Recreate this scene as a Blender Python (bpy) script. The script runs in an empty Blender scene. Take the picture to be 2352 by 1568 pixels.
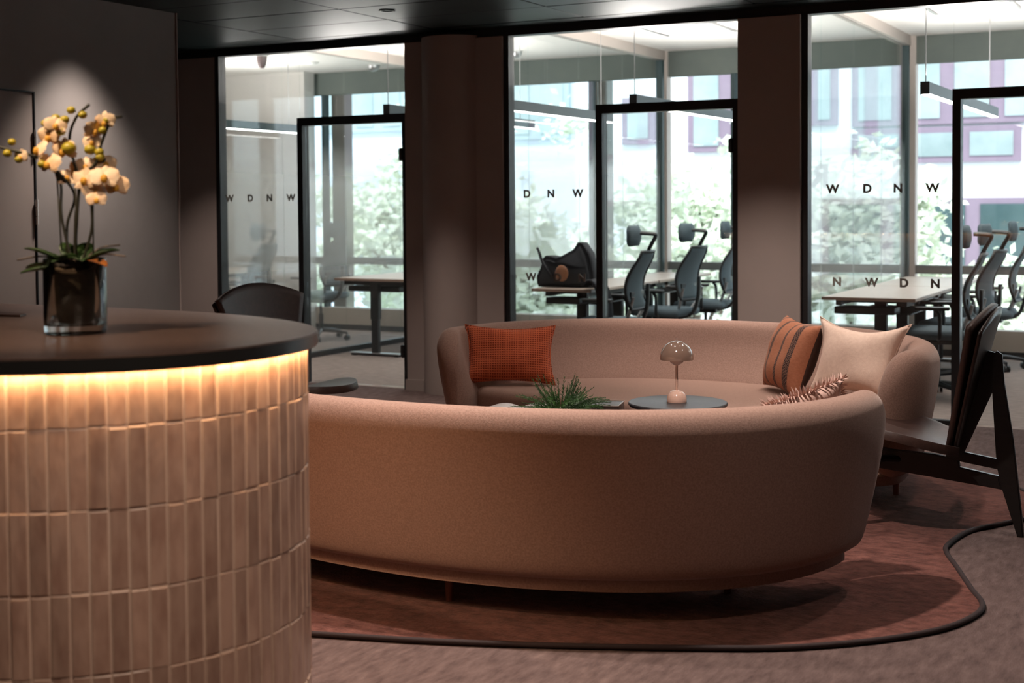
import bpy, bmesh, math, random
from math import sin, cos, pi, sqrt, radians as R
from mathutils import Vector, Matrix
random.seed(7)
S = bpy.context.scene
COL = S.collection
# ------------------------------------------------------------------ camera
CAMH = 1.45
F, CY, YAW, PITCH, ROLL = 3150.904, 585.673, 0.487111, 0.0374327, -0.00750609
f0 = Vector((-sin(YAW), cos(YAW), 0)); r0 = Vector((cos(YAW), sin(YAW), 0)); u0 = Vector((0, 0, 1))
fw = f0*cos(PITCH) - u0*sin(PITCH); up = f0*sin(PITCH) + u0*cos(PITCH)
rt = r0*cos(ROLL) + up*sin(ROLL); up2 = up*cos(ROLL) - r0*sin(ROLL)
cd = bpy.data.cameras.new('camera'); cam = bpy.data.objects.new('camera', cd); COL.objects.link(cam)
cam.matrix_world = Matrix(((rt.x, up2.x, -fw.x, 0), (rt.y, up2.y, -fw.y, 0), (rt.z, up2.z, -fw.z, CAMH), (0, 0, 0, 1)))
cd.sensor_width = 36; cd.lens = F/2352*36; cd.shift_y = -(784-CY)/2352
cd.clip_start = .1; cd.clip_end = 300
cd.dof.use_dof = True; cd.dof.focus_distance = 5.9; cd.dof.aperture_fstop = 3.2
S.camera = cam
# ------------------------------------------------------------------ world, sun, exposure
W = bpy.data.worlds.new('world'); S.world = W; W.use_nodes = True
bg = W.node_tree.nodes['Background']; bg.inputs[0].default_value = (.80, .92, 1, 1); bg.inputs[1].default_value = 3.0
sd = bpy.data.lights.new('sun', 'SUN'); so = bpy.data.objects.new('sun', sd); COL.objects.link(so)
sd.energy = 4.0; sd.angle = R(3); sd.color = (1, .97, .92)
so.rotation_euler = Vector((-.25, .62, -.75)).to_track_quat('-Z', 'Y').to_euler()
S.view_settings.view_transform = 'Standard'; S.view_settings.look = 'None'
S.view_settings.exposure = 0.0; S.view_settings.gamma = 1; S.view_settings.use_curve_mapping = False
S.cycles.use_denoising = True
S.cycles.max_bounces = 10; S.cycles.transparent_max_bounces = 24; S.cycles.sample_clamp_indirect = 4
S.cycles.caustics_reflective = False; S.cycles.caustics_refractive = False
def portal(x, y, z, w, h):
    d = bpy.data.lights.new('window_portal', 'AREA'); d.shape = 'RECTANGLE'; d.size = w; d.size_y = h; d.cycles.is_portal = True
    o = bpy.data.objects.new('window_portal', d); COL.objects.link(o); o.location = (x, y, z); o.rotation_euler = (R(-90), 0, 0)
portal(-4.5, 13.45, 1.5, 15, 3)
# recessed downlights in the lounge ceiling, plus spots added for the orchid and desk
DOWN = []
def downlight(x, y, e, z=2.74, ang=95, col=(1, .86, .77), blend=.7, r=.03, tgt=None):
    d = bpy.data.lights.new('downlight_beam', 'SPOT'); d.energy = e; d.spot_size = R(ang); d.spot_blend = blend
    d.color = col; d.shadow_soft_size = r
    o = bpy.data.objects.new('downlight_beam', d); COL.objects.link(o); o.location = (x, y, z-.03)
    if tgt: o.rotation_euler = (Vector(tgt)-o.location).to_track_quat('-Z', 'Y').to_euler()
    DOWN.append((x, y, z))
for x, y, e in [(-3.5, 6.6, 38), (-1.7, 7.35, 75), (-2.7, 7.5, 20), (-3.3, 4.22, 200), (-1.85, 4.46, 310), (-.7, 5.9, 60), (-2.6, 5.9, 42)]:
    downlight(x, y, e)
downlight(-6.04, 6.26, 210, ang=84, col=(1, .86, .77), blend=1, r=.07)
downlight(-5.1, 7.85, 210, ang=78, blend=1)
downlight(-2.75, 8.0, 250, ang=74, blend=1, tgt=(-2.8, 8.3, 0))
downlight(-1.85, 6.45, 110, ang=58, blend=1, tgt=(-1.85, 6.9, .5))
downlight(-7.5, 8.2, 150, ang=80, blend=1)
downlight(-2.7, 1.9, 120, ang=45, tgt=(-2.62, 2.55, 1.45), col=(1, .74, .5))  # unseen spot added to brighten the orchid
downlight(-.9, 1.5, 150, ang=58, tgt=(-2.2, 2.3, .45), col=(1, .78, .62))  # unseen spot added to brighten the tile front of the desk
downlight(-.5, 3.5, 60, ang=80)
# ------------------------------------------------------------------ materials
def mk(name):
    m = bpy.data.materials.new(name); m.use_nodes = True
    nt = m.node_tree; return m, nt, nt.nodes['Principled BSDF']
def mat(name, c, rough=.6, metal=0, c2=None, scale=20, detail=4, bump=0, bscale=None, stretch=(1, 1, 1), sheen=0, coat=0, spec=.5, emis=None, es=0, contrast=(.35, .65), coord='Object'):
    m, nt, b = mk(name); N = nt.nodes; L = nt.links
    b.inputs['Base Color'].default_value = (*c, 1); b.inputs['Roughness'].default_value = rough
    b.inputs['Metallic'].default_value = metal; b.inputs['Specular IOR Level'].default_value = spec
    if sheen: b.inputs['Sheen Weight'].default_value = sheen; b.inputs['Sheen Roughness'].default_value = .4; b.inputs['Sheen Tint'].default_value = (1, .85, .78, 1)
    if coat: b.inputs['Coat Weight'].default_value = coat; b.inputs['Coat Roughness'].default_value = .08
    if emis: b.inputs['Emission Color'].default_value = (*emis, 1); b.inputs['Emission Strength'].default_value = es
    tc = N.new('ShaderNodeTexCoord'); mp = N.new('ShaderNodeMapping'); mp.inputs['Scale'].default_value = stretch
    L.new(tc.outputs[coord], mp.inputs[0])
    if c2:
        t = N.new('ShaderNodeTexNoise'); t.inputs['Scale'].default_value = scale; t.inputs['Detail'].default_value = detail; t.inputs['Roughness'].default_value = .65
        L.new(mp.outputs[0], t.inputs[0]); r = N.new('ShaderNodeValToRGB'); e = r.color_ramp.elements
        e[0].position, e[1].position = contrast; e[0].color = (*c, 1); e[1].color = (*c2, 1)
        L.new(t.outputs[0], r.inputs[0]); L.new(r.outputs[0], b.inputs['Base Color'])
    if bump:
        t = N.new('ShaderNodeTexNoise'); t.inputs['Scale'].default_value = bscale or scale*4; t.inputs['Detail'].default_value = 3
        L.new(mp.outputs[0], t.inputs[0]); bp = N.new('ShaderNodeBump'); bp.inputs['Strength'].default_value = bump; bp.inputs['Distance'].default_value = .01
        L.new(t.outputs[0], bp.inputs['Height']); L.new(bp.outputs[0], b.inputs['Normal'])
    return m
M = {}
M['wall'] = mat('brown_wall_paint', (.215, .195, .185), .75, c2=(.23, .21, .20), scale=3, bump=.02, bscale=90)
M['pillar'] = mat('taupe_wall_paint', (.33, .27, .245), .75, c2=(.35, .285, .26), scale=2, bump=.02, bscale=90)
M['white'] = mat('white_paint', (.78, .76, .73), .7, c2=(.80, .78, .75), scale=2)
M['officewall'] = mat('grey_office_wall', (.62, .60, .58), .7, c2=(.65, .63, .60), scale=2)
M['black'] = mat('black_powder_coat', (.012, .012, .013), .45, bump=.03, bscale=300)
M['ceiling'] = mat('dark_green_ceiling_panel', (.007, .013, .014), .45, c2=(.010, .019, .019), scale=4, spec=.15)
M['ceilgap'] = mat('black_ceiling_void', (.004, .005, .005), .8)
M['carpet'] = mat('brown_lounge_carpet', (.075, .050, .047), .95, c2=(.165, .115, .105), scale=26, detail=6, bump=.5, bscale=160, stretch=(1.2, .35, 1), spec=.1, contrast=(.3, .72))
M['carpet2'] = mat('beige_office_carpet', (.21, .165, .15), .95, c2=(.33, .27, .245), scale=30, detail=5, bump=.3, bscale=160, stretch=(.35, 1.2, 1), spec=.1, contrast=(.3, .7))
M['rug'] = mat('rust_rug_pile', (.065, .023, .019), .95, c2=(.20, .082, .065), scale=30, detail=8, bump=.7, bscale=150, stretch=(.6, 1, 1), sheen=.15, spec=.1, contrast=(.32, .70))
M['rugedge'] = mat('dark_rug_binding', (.020, .008, .008), .8, bump=.2, bscale=300)
M['sofa'] = mat('dusty_pink_wool', (.275, .170, .135), .9, c2=(.355, .226, .181), scale=150, detail=3, bump=.22, bscale=420, sheen=.35, spec=.15, contrast=(.38, .62))
M['sofaseam'] = mat('sofa_seam', (.16, .09, .07), .9)
M['woodleg'] = mat('red_brown_wood', (.12, .04, .022), .45, c2=(.17, .06, .035), scale=14, stretch=(6, 6, 1))
M['chairwood'] = mat('black_brown_veneer', (.022, .013, .011), .32, c2=(.035, .02, .017), scale=10, stretch=(1, 1, 8), spec=.5, bump=.03, bscale=60)
M['leather'] = mat('dark_brown_leather', (.040, .021, .017), .42, c2=(.055, .028, .022), scale=40, bump=.12, bscale=300)
M['framewood'] = mat('black_stained_wood', (.010, .009, .009), .35, c2=(.016, .013, .012), scale=12, stretch=(1, 1, 6))
M['top'] = mat('dark_brown_countertop', (.062, .038, .030), .33, c2=(.095, .06, .048), scale=60, detail=6, bump=.05, bscale=200, spec=.5)
M['topedge'] = mat('black_counter_edge', (.012, .012, .012), .30, spec=.6, bump=.03, bscale=250)
M['led'] = mat('warm_light_strip', (1, .6, .3), .5, emis=(1, .60, .28), es=80)
M['grout'] = mat('beige_grout', (.62, .47, .38), .8, c2=(.68, .52, .43), scale=40)
M['table'] = mat('charcoal_table_top', (.022, .021, .026), .42, c2=(.032, .03, .034), scale=30, bump=.03, bscale=200)
M['tray'] = mat('dark_walnut_planter', (.018, .010, .008), .4, c2=(.03, .016, .012), scale=20, stretch=(1, 8, 8))
M['rim'] = mat('pale_metal_rim', (.55, .48, .44), .3, metal=.8)
M['shade'] = mat('taupe_gloss_shade', (.30, .20, .155), .10, coat=.8, spec=.7)
M['lampbase'] = mat('blush_gloss_metal', (.80, .52, .42), .14, coat=.8, spec=.6)
M['chrome'] = mat('chrome', (.7, .7, .7), .12, metal=1)
M['bulb'] = mat('blush_lamp_bowl', (.88, .70, .62), .3, coat=.3)
M['cream'] = mat('cream_linen', (.68, .50, .41), .9, c2=(.76, .58, .48), scale=60, detail=5, bump=.25, bscale=500, sheen=.2, spec=.1)
M['ruffle'] = mat('dusty_rose_ruffle', (.50, .32, .27), .85, c2=(.62, .42, .36), scale=30, bump=.15, bscale=300, sheen=.2)
M['underside'] = mat('shaded_cushion_back', (.045, .020, .015), .9, c2=(.06, .028, .02), scale=50)  # shade on the back of the striped cushion, put into the colour
M['page'] = mat('magazine_paper', (.75, .73, .72), .35, c2=(.66, .64, .63), scale=5)
M['officetop'] = mat('pale_oak_desk_top', (.62, .50, .42), .35, c2=(.68, .56, .47), scale=6, stretch=(8, 1, 1))
M['deskedge'] = mat('desk_edge', (.30, .20, .15), .5)
M['mesh'] = mat('blue_grey_mesh_fabric', (.07, .105, .125), .8, c2=(.10, .14, .165), scale=200)
M['plastic'] = mat('black_plastic', (.012, .014, .016), .4)
M['alu'] = mat('brushed_aluminium', (.45, .45, .46), .35, metal=.9)
M['whiteplastic'] = mat('white_plastic', (.7, .7, .68), .4)
M['redsound'] = mat('dark_red_sounder', (.06, .028, .03), .4)
M['lampled'] = mat('white_led_diffuser', (.9, .9, .9), .4, emis=(1, .96, .93), es=10)
M['pend'] = mat('dark_pendant_body', (.05, .065, .07), .4)
M['post'] = mat('pale_window_post', (.58, .52, .48), .5)
M['rail'] = mat('taupe_head_rail', (.36, .32, .29), .5)
M['mullion'] = mat('dark_teal_mullion', (.02, .045, .05), .5)
M['colgrey'] = mat('grey_brown_column', (.17, .15, .13), .8, c2=(.19, .165, .145), scale=4)
M['blind'] = mat('grey_green_blind', (.12, .145, .135), .8, c2=(.14, .165, .15), scale=2)
M['sill'] = mat('dark_grey_transom', (.10, .11, .11), .5)
M['plinth'] = mat('taupe_convector_cover', (.35, .30, .26), .6)
M['ext'] = mat('white_render', (.86, .88, .92), .8, c2=(.90, .91, .94), scale=1)
M['mauve'] = mat('mauve_window_frame', (.25, .185, .25), .6, c2=(.28, .205, .275), scale=2)
M['extblue'] = mat('pale_blue_cladding', (.62, .70, .80), .6, c2=(.66, .74, .83), scale=1)
M['extgrey'] = mat('grey_green_cladding', (.34, .42, .44), .7, c2=(.4, .48, .5), scale=1)
M['extpane'] = mat('blue_grey_window_pane', (.27, .34, .35), .12, c2=(.40, .47, .48), scale=.6, spec=.8)
M['extpanedark'] = mat('dark_window_pane', (.05, .09, .10), .12, c2=(.09, .14, .15), scale=.8, spec=.8)
M['street'] = mat('pale_paving', (.55, .55, .54), .9, c2=(.6, .6, .58), scale=2)
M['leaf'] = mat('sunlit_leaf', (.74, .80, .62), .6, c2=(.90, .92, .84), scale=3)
M['bark'] = mat('bark', (.12, .09, .07), .9, c2=(.17, .13, .1), scale=20, bump=.4)
M['fern'] = mat('fern_green', (.014, .055, .010), .45, c2=(.045, .12, .025), scale=25)
M['orchleaf'] = mat('dark_orchid_leaf', (.02, .045, .012), .35, c2=(.045, .085, .02), scale=9)
M['petal'] = mat('peach_white_petal', (.90, .60, .36), .6, c2=(.94, .74, .54), scale=30)
M['petalcore'] = mat('yellow_flower_core', (.72, .36, .04), .5)
M['bud'] = mat('yellow_green_bud', (.50, .38, .02), .45, c2=(.40, .33, .03), scale=40)
M['stem'] = mat('dark_green_stem', (.022, .020, .010), .5)
M['potdark'] = mat('dark_plastic_pot', (.09, .06, .04), .5, c2=(.14, .095, .06), scale=60, bump=.3)
M['fabricblack'] = mat('black_bag_fabric', (.010, .012, .016), .85, c2=(.016, .018, .024), scale=40, bump=.2)
M['tan'] = mat('tan_leather', (.22, .09, .04), .5)
M['mark'] = mat('taupe_vinyl_mark', (.28, .25, .22), .6)
M['sign'] = mat('white_vinyl_letter', (.9, .9, .9), .6)
M['hinge'] = mat('steel_hinge', (.62, .60, .58), .25, metal=.5)
M['doorpaint'] = mat('door_paint', (.24, .20, .18), .6, c2=(.25, .21, .19), scale=3)
M['orangeleaf'] = mat('orange_leaf', (.35, .11, .02), .5)
def fres(N, L, ior):
    f = N.new('ShaderNodeFresnel'); g = N.new('ShaderNodeNewGeometry'); m = N.new('ShaderNodeMapRange')
    m.inputs['To Min'].default_value = ior; m.inputs['To Max'].default_value = 1/ior
    L.new(g.outputs['Backfacing'], m.inputs[0]); L.new(m.outputs[0], f.inputs[0]); return f
def glass_mat(name, tint, ior=1.45, gl=1.0):
    m, nt, b = mk(name); N = nt.nodes; L = nt.links; N.remove(b)
    t = N.new('ShaderNodeBsdfTransparent'); t.inputs[0].default_value = (*tint, 1)
    g = N.new('ShaderNodeBsdfGlossy'); g.inputs['Roughness'].default_value = .02
    f = fres(N, L, ior)
    mm = N.new('ShaderNodeMath'); mm.operation = 'MULTIPLY'; mm.inputs[1].default_value = gl; L.new(f.outputs[0], mm.inputs[0])
    x = N.new('ShaderNodeMixShader'); L.new(mm.outputs[0], x.inputs[0]); L.new(t.outputs[0], x.inputs[1]); L.new(g.outputs[0], x.inputs[2])
    L.new(x.outputs[0], N['Material Output'].inputs[0]); return m
M['glass'] = glass_mat('clear_glass', (.98, .99, .988))
M['winglass'] = glass_mat('window_glass', (.97, .99, .99))
def film_mat():
    # clear glass carrying an etched film that fades out above head height
    m, nt, b = mk('etched_film_glass'); N = nt.nodes; L = nt.links; N.remove(b)
    t = N.new('ShaderNodeBsdfTransparent'); t.inputs[0].default_value = (.96, .985, .985, 1)
    g = N.new('ShaderNodeBsdfGlossy'); g.inputs['Roughness'].default_value = .02
    f = fres(N, L, 1.45)
    d = N.new('ShaderNodeBsdfDiffuse'); d.inputs[0].default_value = (.92, .96, .96, 1)
    tr = N.new('ShaderNodeBsdfTranslucent'); tr.inputs[0].default_value = (.94, .98, .98, 1)
    a = N.new('ShaderNodeMixShader'); a.inputs[0].default_value = .65; L.new(d.outputs[0], a.inputs[1]); L.new(tr.outputs[0], a.inputs[2])
    geo = N.new('ShaderNodeNewGeometry'); sp = N.new('ShaderNodeSeparateXYZ'); L.new(geo.outputs['Position'], sp.inputs[0])
    r = N.new('ShaderNodeValToRGB'); e = r.color_ramp.elements
    dv = N.new('ShaderNodeMath'); dv.operation = 'DIVIDE'; dv.inputs[1].default_value = 3; L.new(sp.outputs[2], dv.inputs[0]); L.new(dv.outputs[0], r.inputs[0])
    e[0].position = .20; e[0].color = (.05,)*3+(1,); e[1].position = .68; e[1].color = (0, 0, 0, 1)
    q = r.color_ramp.elements.new(.30); q.color = (.30,)*3+(1,); q = r.color_ramp.elements.new(.55); q.color = (.34,)*3+(1,)
    x0 = N.new('ShaderNodeMixShader'); L.new(r.outputs[0], x0.inputs[0]); L.new(t.outputs[0], x0.inputs[1]); L.new(a.outputs[0], x0.inputs[2])
    x = N.new('ShaderNodeMixShader'); L.new(f.outputs[0], x.inputs[0]); L.new(x0.outputs[0], x.inputs[1]); L.new(g.outputs[0], x.inputs[2])
    L.new(x.outputs[0], N['Material Output'].inputs[0]); return m
M['film'] = film_mat()
def vase_mat():
    m, nt, b = mk('thick_clear_glass'); b.inputs['Base Color'].default_value = (.95, .98, .97, 1)
    b.inputs['Roughness'].default_value = .01; b.inputs['Transmission Weight'].default_value = 1; b.inputs['IOR'].default_value = 1.5; return m
M['vase'] = vase_mat()
def tile_mat(i, c, c2):
    m, nt, b = mk('glazed_tile_%d' % i); N = nt.nodes; L = nt.links
    tc = N.new('ShaderNodeTexCoord'); oi = N.new('ShaderNodeObjectInfo'); ad = N.new('ShaderNodeVectorMath'); ad.operation = 'ADD'
    sc = N.new('ShaderNodeMath'); sc.operation = 'MULTIPLY'; sc.inputs[1].default_value = 40; L.new(oi.outputs['Random'], sc.inputs[0])
    mp = N.new('ShaderNodeMapping'); mp.inputs['Scale'].default_value = (1, 1, .35); L.new(tc.outputs['Object'], mp.inputs[0])
    L.new(mp.outputs[0], ad.inputs[0]); L.new(sc.outputs[0], ad.inputs[1])
    t = N.new('ShaderNodeTexNoise'); t.inputs['Scale'].default_value = 28; t.inputs['Detail'].default_value = 5; L.new(ad.outputs[0], t.inputs[0])
    r = N.new('ShaderNodeValToRGB'); e = r.color_ramp.elements; e[0].position = .32; e[1].position = .62; e[0].color = (*c, 1); e[1].color = (*c2, 1)
    L.new(t.outputs[0], r.inputs[0])
    hs = N.new('ShaderNodeHueSaturation'); mr = N.new('ShaderNodeMapRange'); mr.inputs['To Min'].default_value = .78; mr.inputs['To Max'].default_value = 1.12
    L.new(oi.outputs['Random'], mr.inputs[0]); L.new(mr.outputs[0], hs.inputs['Value']); L.new(r.outputs[0], hs.inputs['Color']); L.new(hs.outputs[0], b.inputs['Base Color'])
    b.inputs['Roughness'].default_value = .28; b.inputs['Coat Weight'].default_value = .3; b.inputs['Coat Roughness'].default_value = .15
    t2 = N.new('ShaderNodeTexNoise'); t2.inputs['Scale'].default_value = 30; L.new(ad.outputs[0], t2.inputs[0])
    bp = N.new('ShaderNodeBump'); bp.inputs['Strength'].default_value = .35; bp.inputs['Distance'].default_value = .01; L.new(t2.outputs[0], bp.inputs['Height']); L.new(bp.outputs[0], b.inputs['Normal'])
    return m
M['tile'] = tile_mat(1, (.33, .195, .15), (.46, .30, .235))
M['tileedge'] = mat('painted_edge_highlight', (.47, .33, .26), .42, c2=(.54, .39, .31), scale=30)  # highlight along the tile edges, painted as a paler colour
def waffle_mat():
    m = mat('burnt_orange_waffle', (.42, .085, .035), .9, sheen=.2, spec=.1); nt = m.node_tree; N = nt.nodes; L = nt.links; b = N['Principled BSDF']
    tc = N.new('ShaderNodeTexCoord'); sp = N.new('ShaderNodeSeparateXYZ'); L.new(tc.outputs['Object'], sp.inputs[0])
    outs = []
    for k in (0, 1):
        a = N.new('ShaderNodeMath'); a.operation = 'MULTIPLY'; a.inputs[1].default_value = 2*pi/.013; L.new(sp.outputs[k], a.inputs[0])
        s = N.new('ShaderNodeMath'); s.operation = 'SINE'; L.new(a.outputs[0], s.inputs[0]); outs.append(s)
    mx = N.new('ShaderNodeMath'); mx.operation = 'MAXIMUM'; L.new(outs[0].outputs[0], mx.inputs[0]); L.new(outs[1].outputs[0], mx.inputs[1])
    r = N.new('ShaderNodeValToRGB'); e = r.color_ramp.elements; e[0].position = .0; e[0].color = (.30, .05, .022, 1); e[1].position = .6; e[1].color = (.60, .14, .06, 1)
    L.new(mx.outputs[0], r.inputs[0]); L.new(r.outputs[0], b.inputs['Base Color'])
    bp = N.new('ShaderNodeBump'); bp.inputs['Strength'].default_value = .6; bp.inputs['Distance'].default_value = .004; L.new(mx.outputs[0], bp.inputs['Height']); L.new(bp.outputs[0], b.inputs['Normal'])
    return m
M['waffle'] = waffle_mat()
def stripe_mat():
    m = mat('rust_striped_weave', (.38, .15, .085), .9, c2=(.46, .19, .11), scale=90, bump=.3, bscale=350, sheen=.2, spec=.1, stretch=(.4, 2, 1)); nt = m.node_tree; N = nt.nodes; L = nt.links; b = N['Principled BSDF']
    src = b.inputs['Base Color'].links[0].from_socket
    tc = N.new('ShaderNodeTexCoord'); sp = N.new('ShaderNodeSeparateXYZ'); L.new(tc.outputs['Object'], sp.inputs[0])
    prev = None
    for x0, w in ((-.165, .008), (-.075, .012), (.03, .010), (.125, .020)):
        s = N.new('ShaderNodeMath'); s.operation = 'SUBTRACT'; s.inputs[1].default_value = x0; L.new(sp.outputs[0], s.inputs[0])
        a = N.new('ShaderNodeMath'); a.operation = 'ABSOLUTE'; L.new(s.outputs[0], a.inputs[0])
        l = N.new('ShaderNodeMath'); l.operation = 'LESS_THAN'; l.inputs[1].default_value = w; L.new(a.outputs[0], l.inputs[0])
        if prev:
            q = N.new('ShaderNodeMath'); q.operation = 'MAXIMUM'; L.new(prev.outputs[0], q.inputs[0]); L.new(l.outputs[0], q.inputs[1]); prev = q
        else: prev = l
    ck = N.new('ShaderNodeTexChecker'); ck.inputs['Scale'].default_value = 150; ck.inputs[1].default_value = (.03, .018, .02, 1); ck.inputs[2].default_value = (.22, .13, .10, 1); L.new(tc.outputs['Object'], ck.inputs[0])
    mx = N.new('ShaderNodeMix'); mx.data_type = 'RGBA'; L.new(prev.outputs[0], mx.inputs[0]); L.new(src, mx.inputs[6]); L.new(ck.outputs[0], mx.inputs[7]); L.new(mx.outputs[2], b.inputs['Base Color'])
    return m
M['stripe'] = stripe_mat()
# ------------------------------------------------------------------ helpers
def mesh_obj(name, bm, m, parent=None, smooth=False, angle=None, loc=None, rot=None):
    me = bpy.data.meshes.new(name); bm.normal_update(); bm.to_mesh(me); bm.free()
    if isinstance(m, (list, tuple)):
        for q in m: me.materials.append(M[q])
    elif m: me.materials.append(M[m])
    if smooth:
        me.polygons.foreach_set('use_smooth', [True]*len(me.polygons))
        if angle: me.set_sharp_from_angle(angle=R(angle))
    o = bpy.data.objects.new(name, me); COL.objects.link(o)
    if parent: o.parent = parent
    if loc is not None: o.location = loc
    if rot is not None: o.rotation_euler = rot
    return o
def tag(o, label=None, cat=None, group=None, kind=None):
    if label: o['label'] = label
    if cat: o['category'] = cat
    if group: o['group'] = group
    if kind: o['kind'] = kind
    return o
def empty(name, loc=(0, 0, 0), rz=0, label=None, cat=None, group=None, kind=None):
    o = bpy.data.objects.new(name, None); COL.objects.link(o); o.location = loc; o.rotation_euler = (0, 0, rz); o.empty_display_size = .1
    return tag(o, label, cat, group, kind)
def dup(root, loc, rz, label=None):
    c = root.copy(); COL.objects.link(c); c.location = loc; c.rotation_euler = (0, 0, rz)
    if label: c['label'] = label
    for ch in list(root.children):
        d = ch.copy(); COL.objects.link(d); d.parent = c
        for g in list(ch.children):
            e = g.copy(); COL.objects.link(e); e.parent = d
    return c
def box(bm, x0, x1, y0, y1, z0, z1, bev=0, mi=0):
    vs = [bm.verts.new((x, y, z)) for x in (x0, x1) for y in (y0, y1) for z in (z0, z1)]
    fs = []
    for q in ((0, 1, 3, 2), (4, 6, 7, 5), (0, 4, 5, 1), (2, 3, 7, 6), (0, 2, 6, 4), (1, 5, 7, 3)):
        f = bm.faces.new([vs[i] for i in q]); f.material_index = mi; fs.append(f)
    if bev:
        es = list({e for f in fs for e in f.edges}); bmesh.ops.bevel(bm, geom=es, offset=bev, segments=2, affect='EDGES', profile=.5)
def BX(name, m, x0, x1, y0, y1, z0, z1, parent=None, bev=0, smooth=False):
    bm = bmesh.new(); box(bm, x0, x1, y0, y1, z0, z1, bev); return mesh_obj(name, bm, m, parent, smooth, 40 if smooth else None)
def struct(name, m, *a, **k):
    o = BX(name, m, *a, **k)
    if not o.parent: o['kind'] = 'structure'
    return o
def tube(bm, pts, rad, n=8, cap=True, flat=None):
    pts = [Vector(p) for p in pts]; rings = []
    rads = rad if isinstance(rad, (list, tuple)) else [rad]*len(pts)
    prevx = None
    for i, p in enumerate(pts):
        t = (pts[min(i+1, len(pts)-1)]-pts[max(i-1, 0)]).normalized()
        ref = prevx if prevx is not None else (Vector((0, 0, 1)) if abs(t.z) < .9 else Vector((1, 0, 0)))
        x = (ref-t*ref.dot(t))
        if x.length < 1e-5: x = Vector((0, 1, 0))
        x.normalize(); y = t.cross(x); prevx = x
        fx, fy = flat or (1, 1)
        rings.append([bm.verts.new(p+x*rads[i]*fx*cos(2*pi*k/n)+y*rads[i]*fy*sin(2*pi*k/n)) for k in range(n)])
    for a, b in zip(rings, rings[1:]):
        for k in range(n): bm.faces.new((a[k], a[(k+1) % n], b[(k+1) % n], b[k]))
    if cap: bm.faces.new(rings[0][::-1]); bm.faces.new(rings[-1])
def lathe(bm, prof, n=40, c=(0, 0, 0)):
    rings = []
    for r, z in prof:
        if r < 1e-5: rings.append([bm.verts.new((c[0], c[1], c[2]+z))])
        else: rings.append([bm.verts.new((c[0]+r*cos(2*pi*k/n), c[1]+r*sin(2*pi*k/n), c[2]+z)) for k in range(n)])
    for a, b in zip(rings, rings[1:]):
        for k in range(n):
            k2 = (k+1) % n
            if len(a) == 1 and len(b) == 1: continue
            if len(a) == 1: bm.faces.new((a[0], b[k2], b[k]))
            elif len(b) == 1: bm.faces.new((a[k], a[k2], b[0]))
            else: bm.faces.new((a[k], a[k2], b[k2], b[k]))
def extrude_poly(bm, pts, ax0, ax1, plane='xz', bev=0):
    # polygon in a plane extruded along the remaining axis
    def P(a, b, c):
        return {'xz': (a, c, b), 'xy': (a, b, c), 'yz': (c, a, b)}[plane]
    A = [bm.verts.new(P(a, b, ax0)) for a, b in pts]; B = [bm.verts.new(P(a, b, ax1)) for a, b in pts]; n = len(pts)
    fs = [bm.faces.new(A[::-1]), bm.faces.new(B)]
    for i in range(n): fs.append(bm.faces.new((A[i], A[(i+1) % n], B[(i+1) % n], B[i])))
    bmesh.ops.recalc_face_normals(bm, faces=fs)
    if bev:
        es = list({e for f in fs[:2] for e in f.edges}); bmesh.ops.bevel(bm, geom=es, offset=bev, segments=2, affect='EDGES')
def bez(pts, n=12):
    # Catmull-Rom through points
    out = []; P = [Vector(p) for p in pts]; P = [P[0]*2-P[1]]+P+[P[-1]*2-P[-2]]
    for i in range(1, len(P)-2):
        for k in range(n):
            t = k/n; a, b, c, d = P[i-1:i+3]
            out.append(.5*((2*b)+(c-a)*t+(2*a-5*b+4*c-d)*t*t+(3*b-a-3*c+d)*t**3))
    out.append(P[-2]); return out
# ------------------------------------------------------------------ the setting
YW, YO, ZC, ZO = 9.127, 13.30, 2.76, 3.0     # glazed wall, outside wall, lounge ceiling, office ceiling
fl = struct('floor', 'carpet', -13, 3.0, -3, YW, -.1, 0)
f2 = struct('floor', 'carpet2', -13, 3.0, YW, YO+.05, -.1, 0)
struct('wall_right', 'wall', 3.0, 3.2, -3, YO, -.1, 3.2)
struct('wall_back', 'wall', -13, 3.2, -3.2, -3, -.1, 3.2)
# core block on the left with the flush door
struct('wall_left', 'wall', -6.7, -6.4, 5.97, 7.22, 0, ZC)
w = struct('wall_left', 'wall', -6.7, -6.4, -3, 5.06, 0, ZC)
struct('wall_left', 'wall', -6.7, -6.4, 5.06, 5.97, 2.145, ZC)
struct('wall_left', 'wall', -13, -6.7, 7.0, 7.2, 0, ZC)
struct('trim_1', 'pillar', -6.72, -6.39, 7.22, 7.228, 0, ZC)
door = empty('door_1', (-6.40, 5.965, 0), kind='structure')
BX('door_leaf', 'doorpaint', -.045, -.005, -.895, -.008, .01, 2.135, door, bev=.002)
for z in (1.84, 1.42, .25):
    bm = bmesh.new(); tube(bm, [(.012, -.004, z-.075), (.012, -.004, z-.028)], .009, 10); tube(bm, [(.012, -.004, z-.024), (.012, -.004, z+.024)], .009, 10); tube(bm, [(.012, -.004, z+.028), (.012, -.004, z+.075)], .009, 10)
    mesh_obj('hinge', bm, 'hinge', door, True, 40)
BX('door_frame', 'black', -.10, .001, -.006, .0, 0, 2.14, door); 
fr = bmesh.new(); box(fr, -.10, .004, -.905, 0.003, 2.136, 2.144); box(fr, -.10, .004, -.004, .004, 0, 2.144)
mesh_obj('door_frame', fr, 'black', door)
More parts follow.
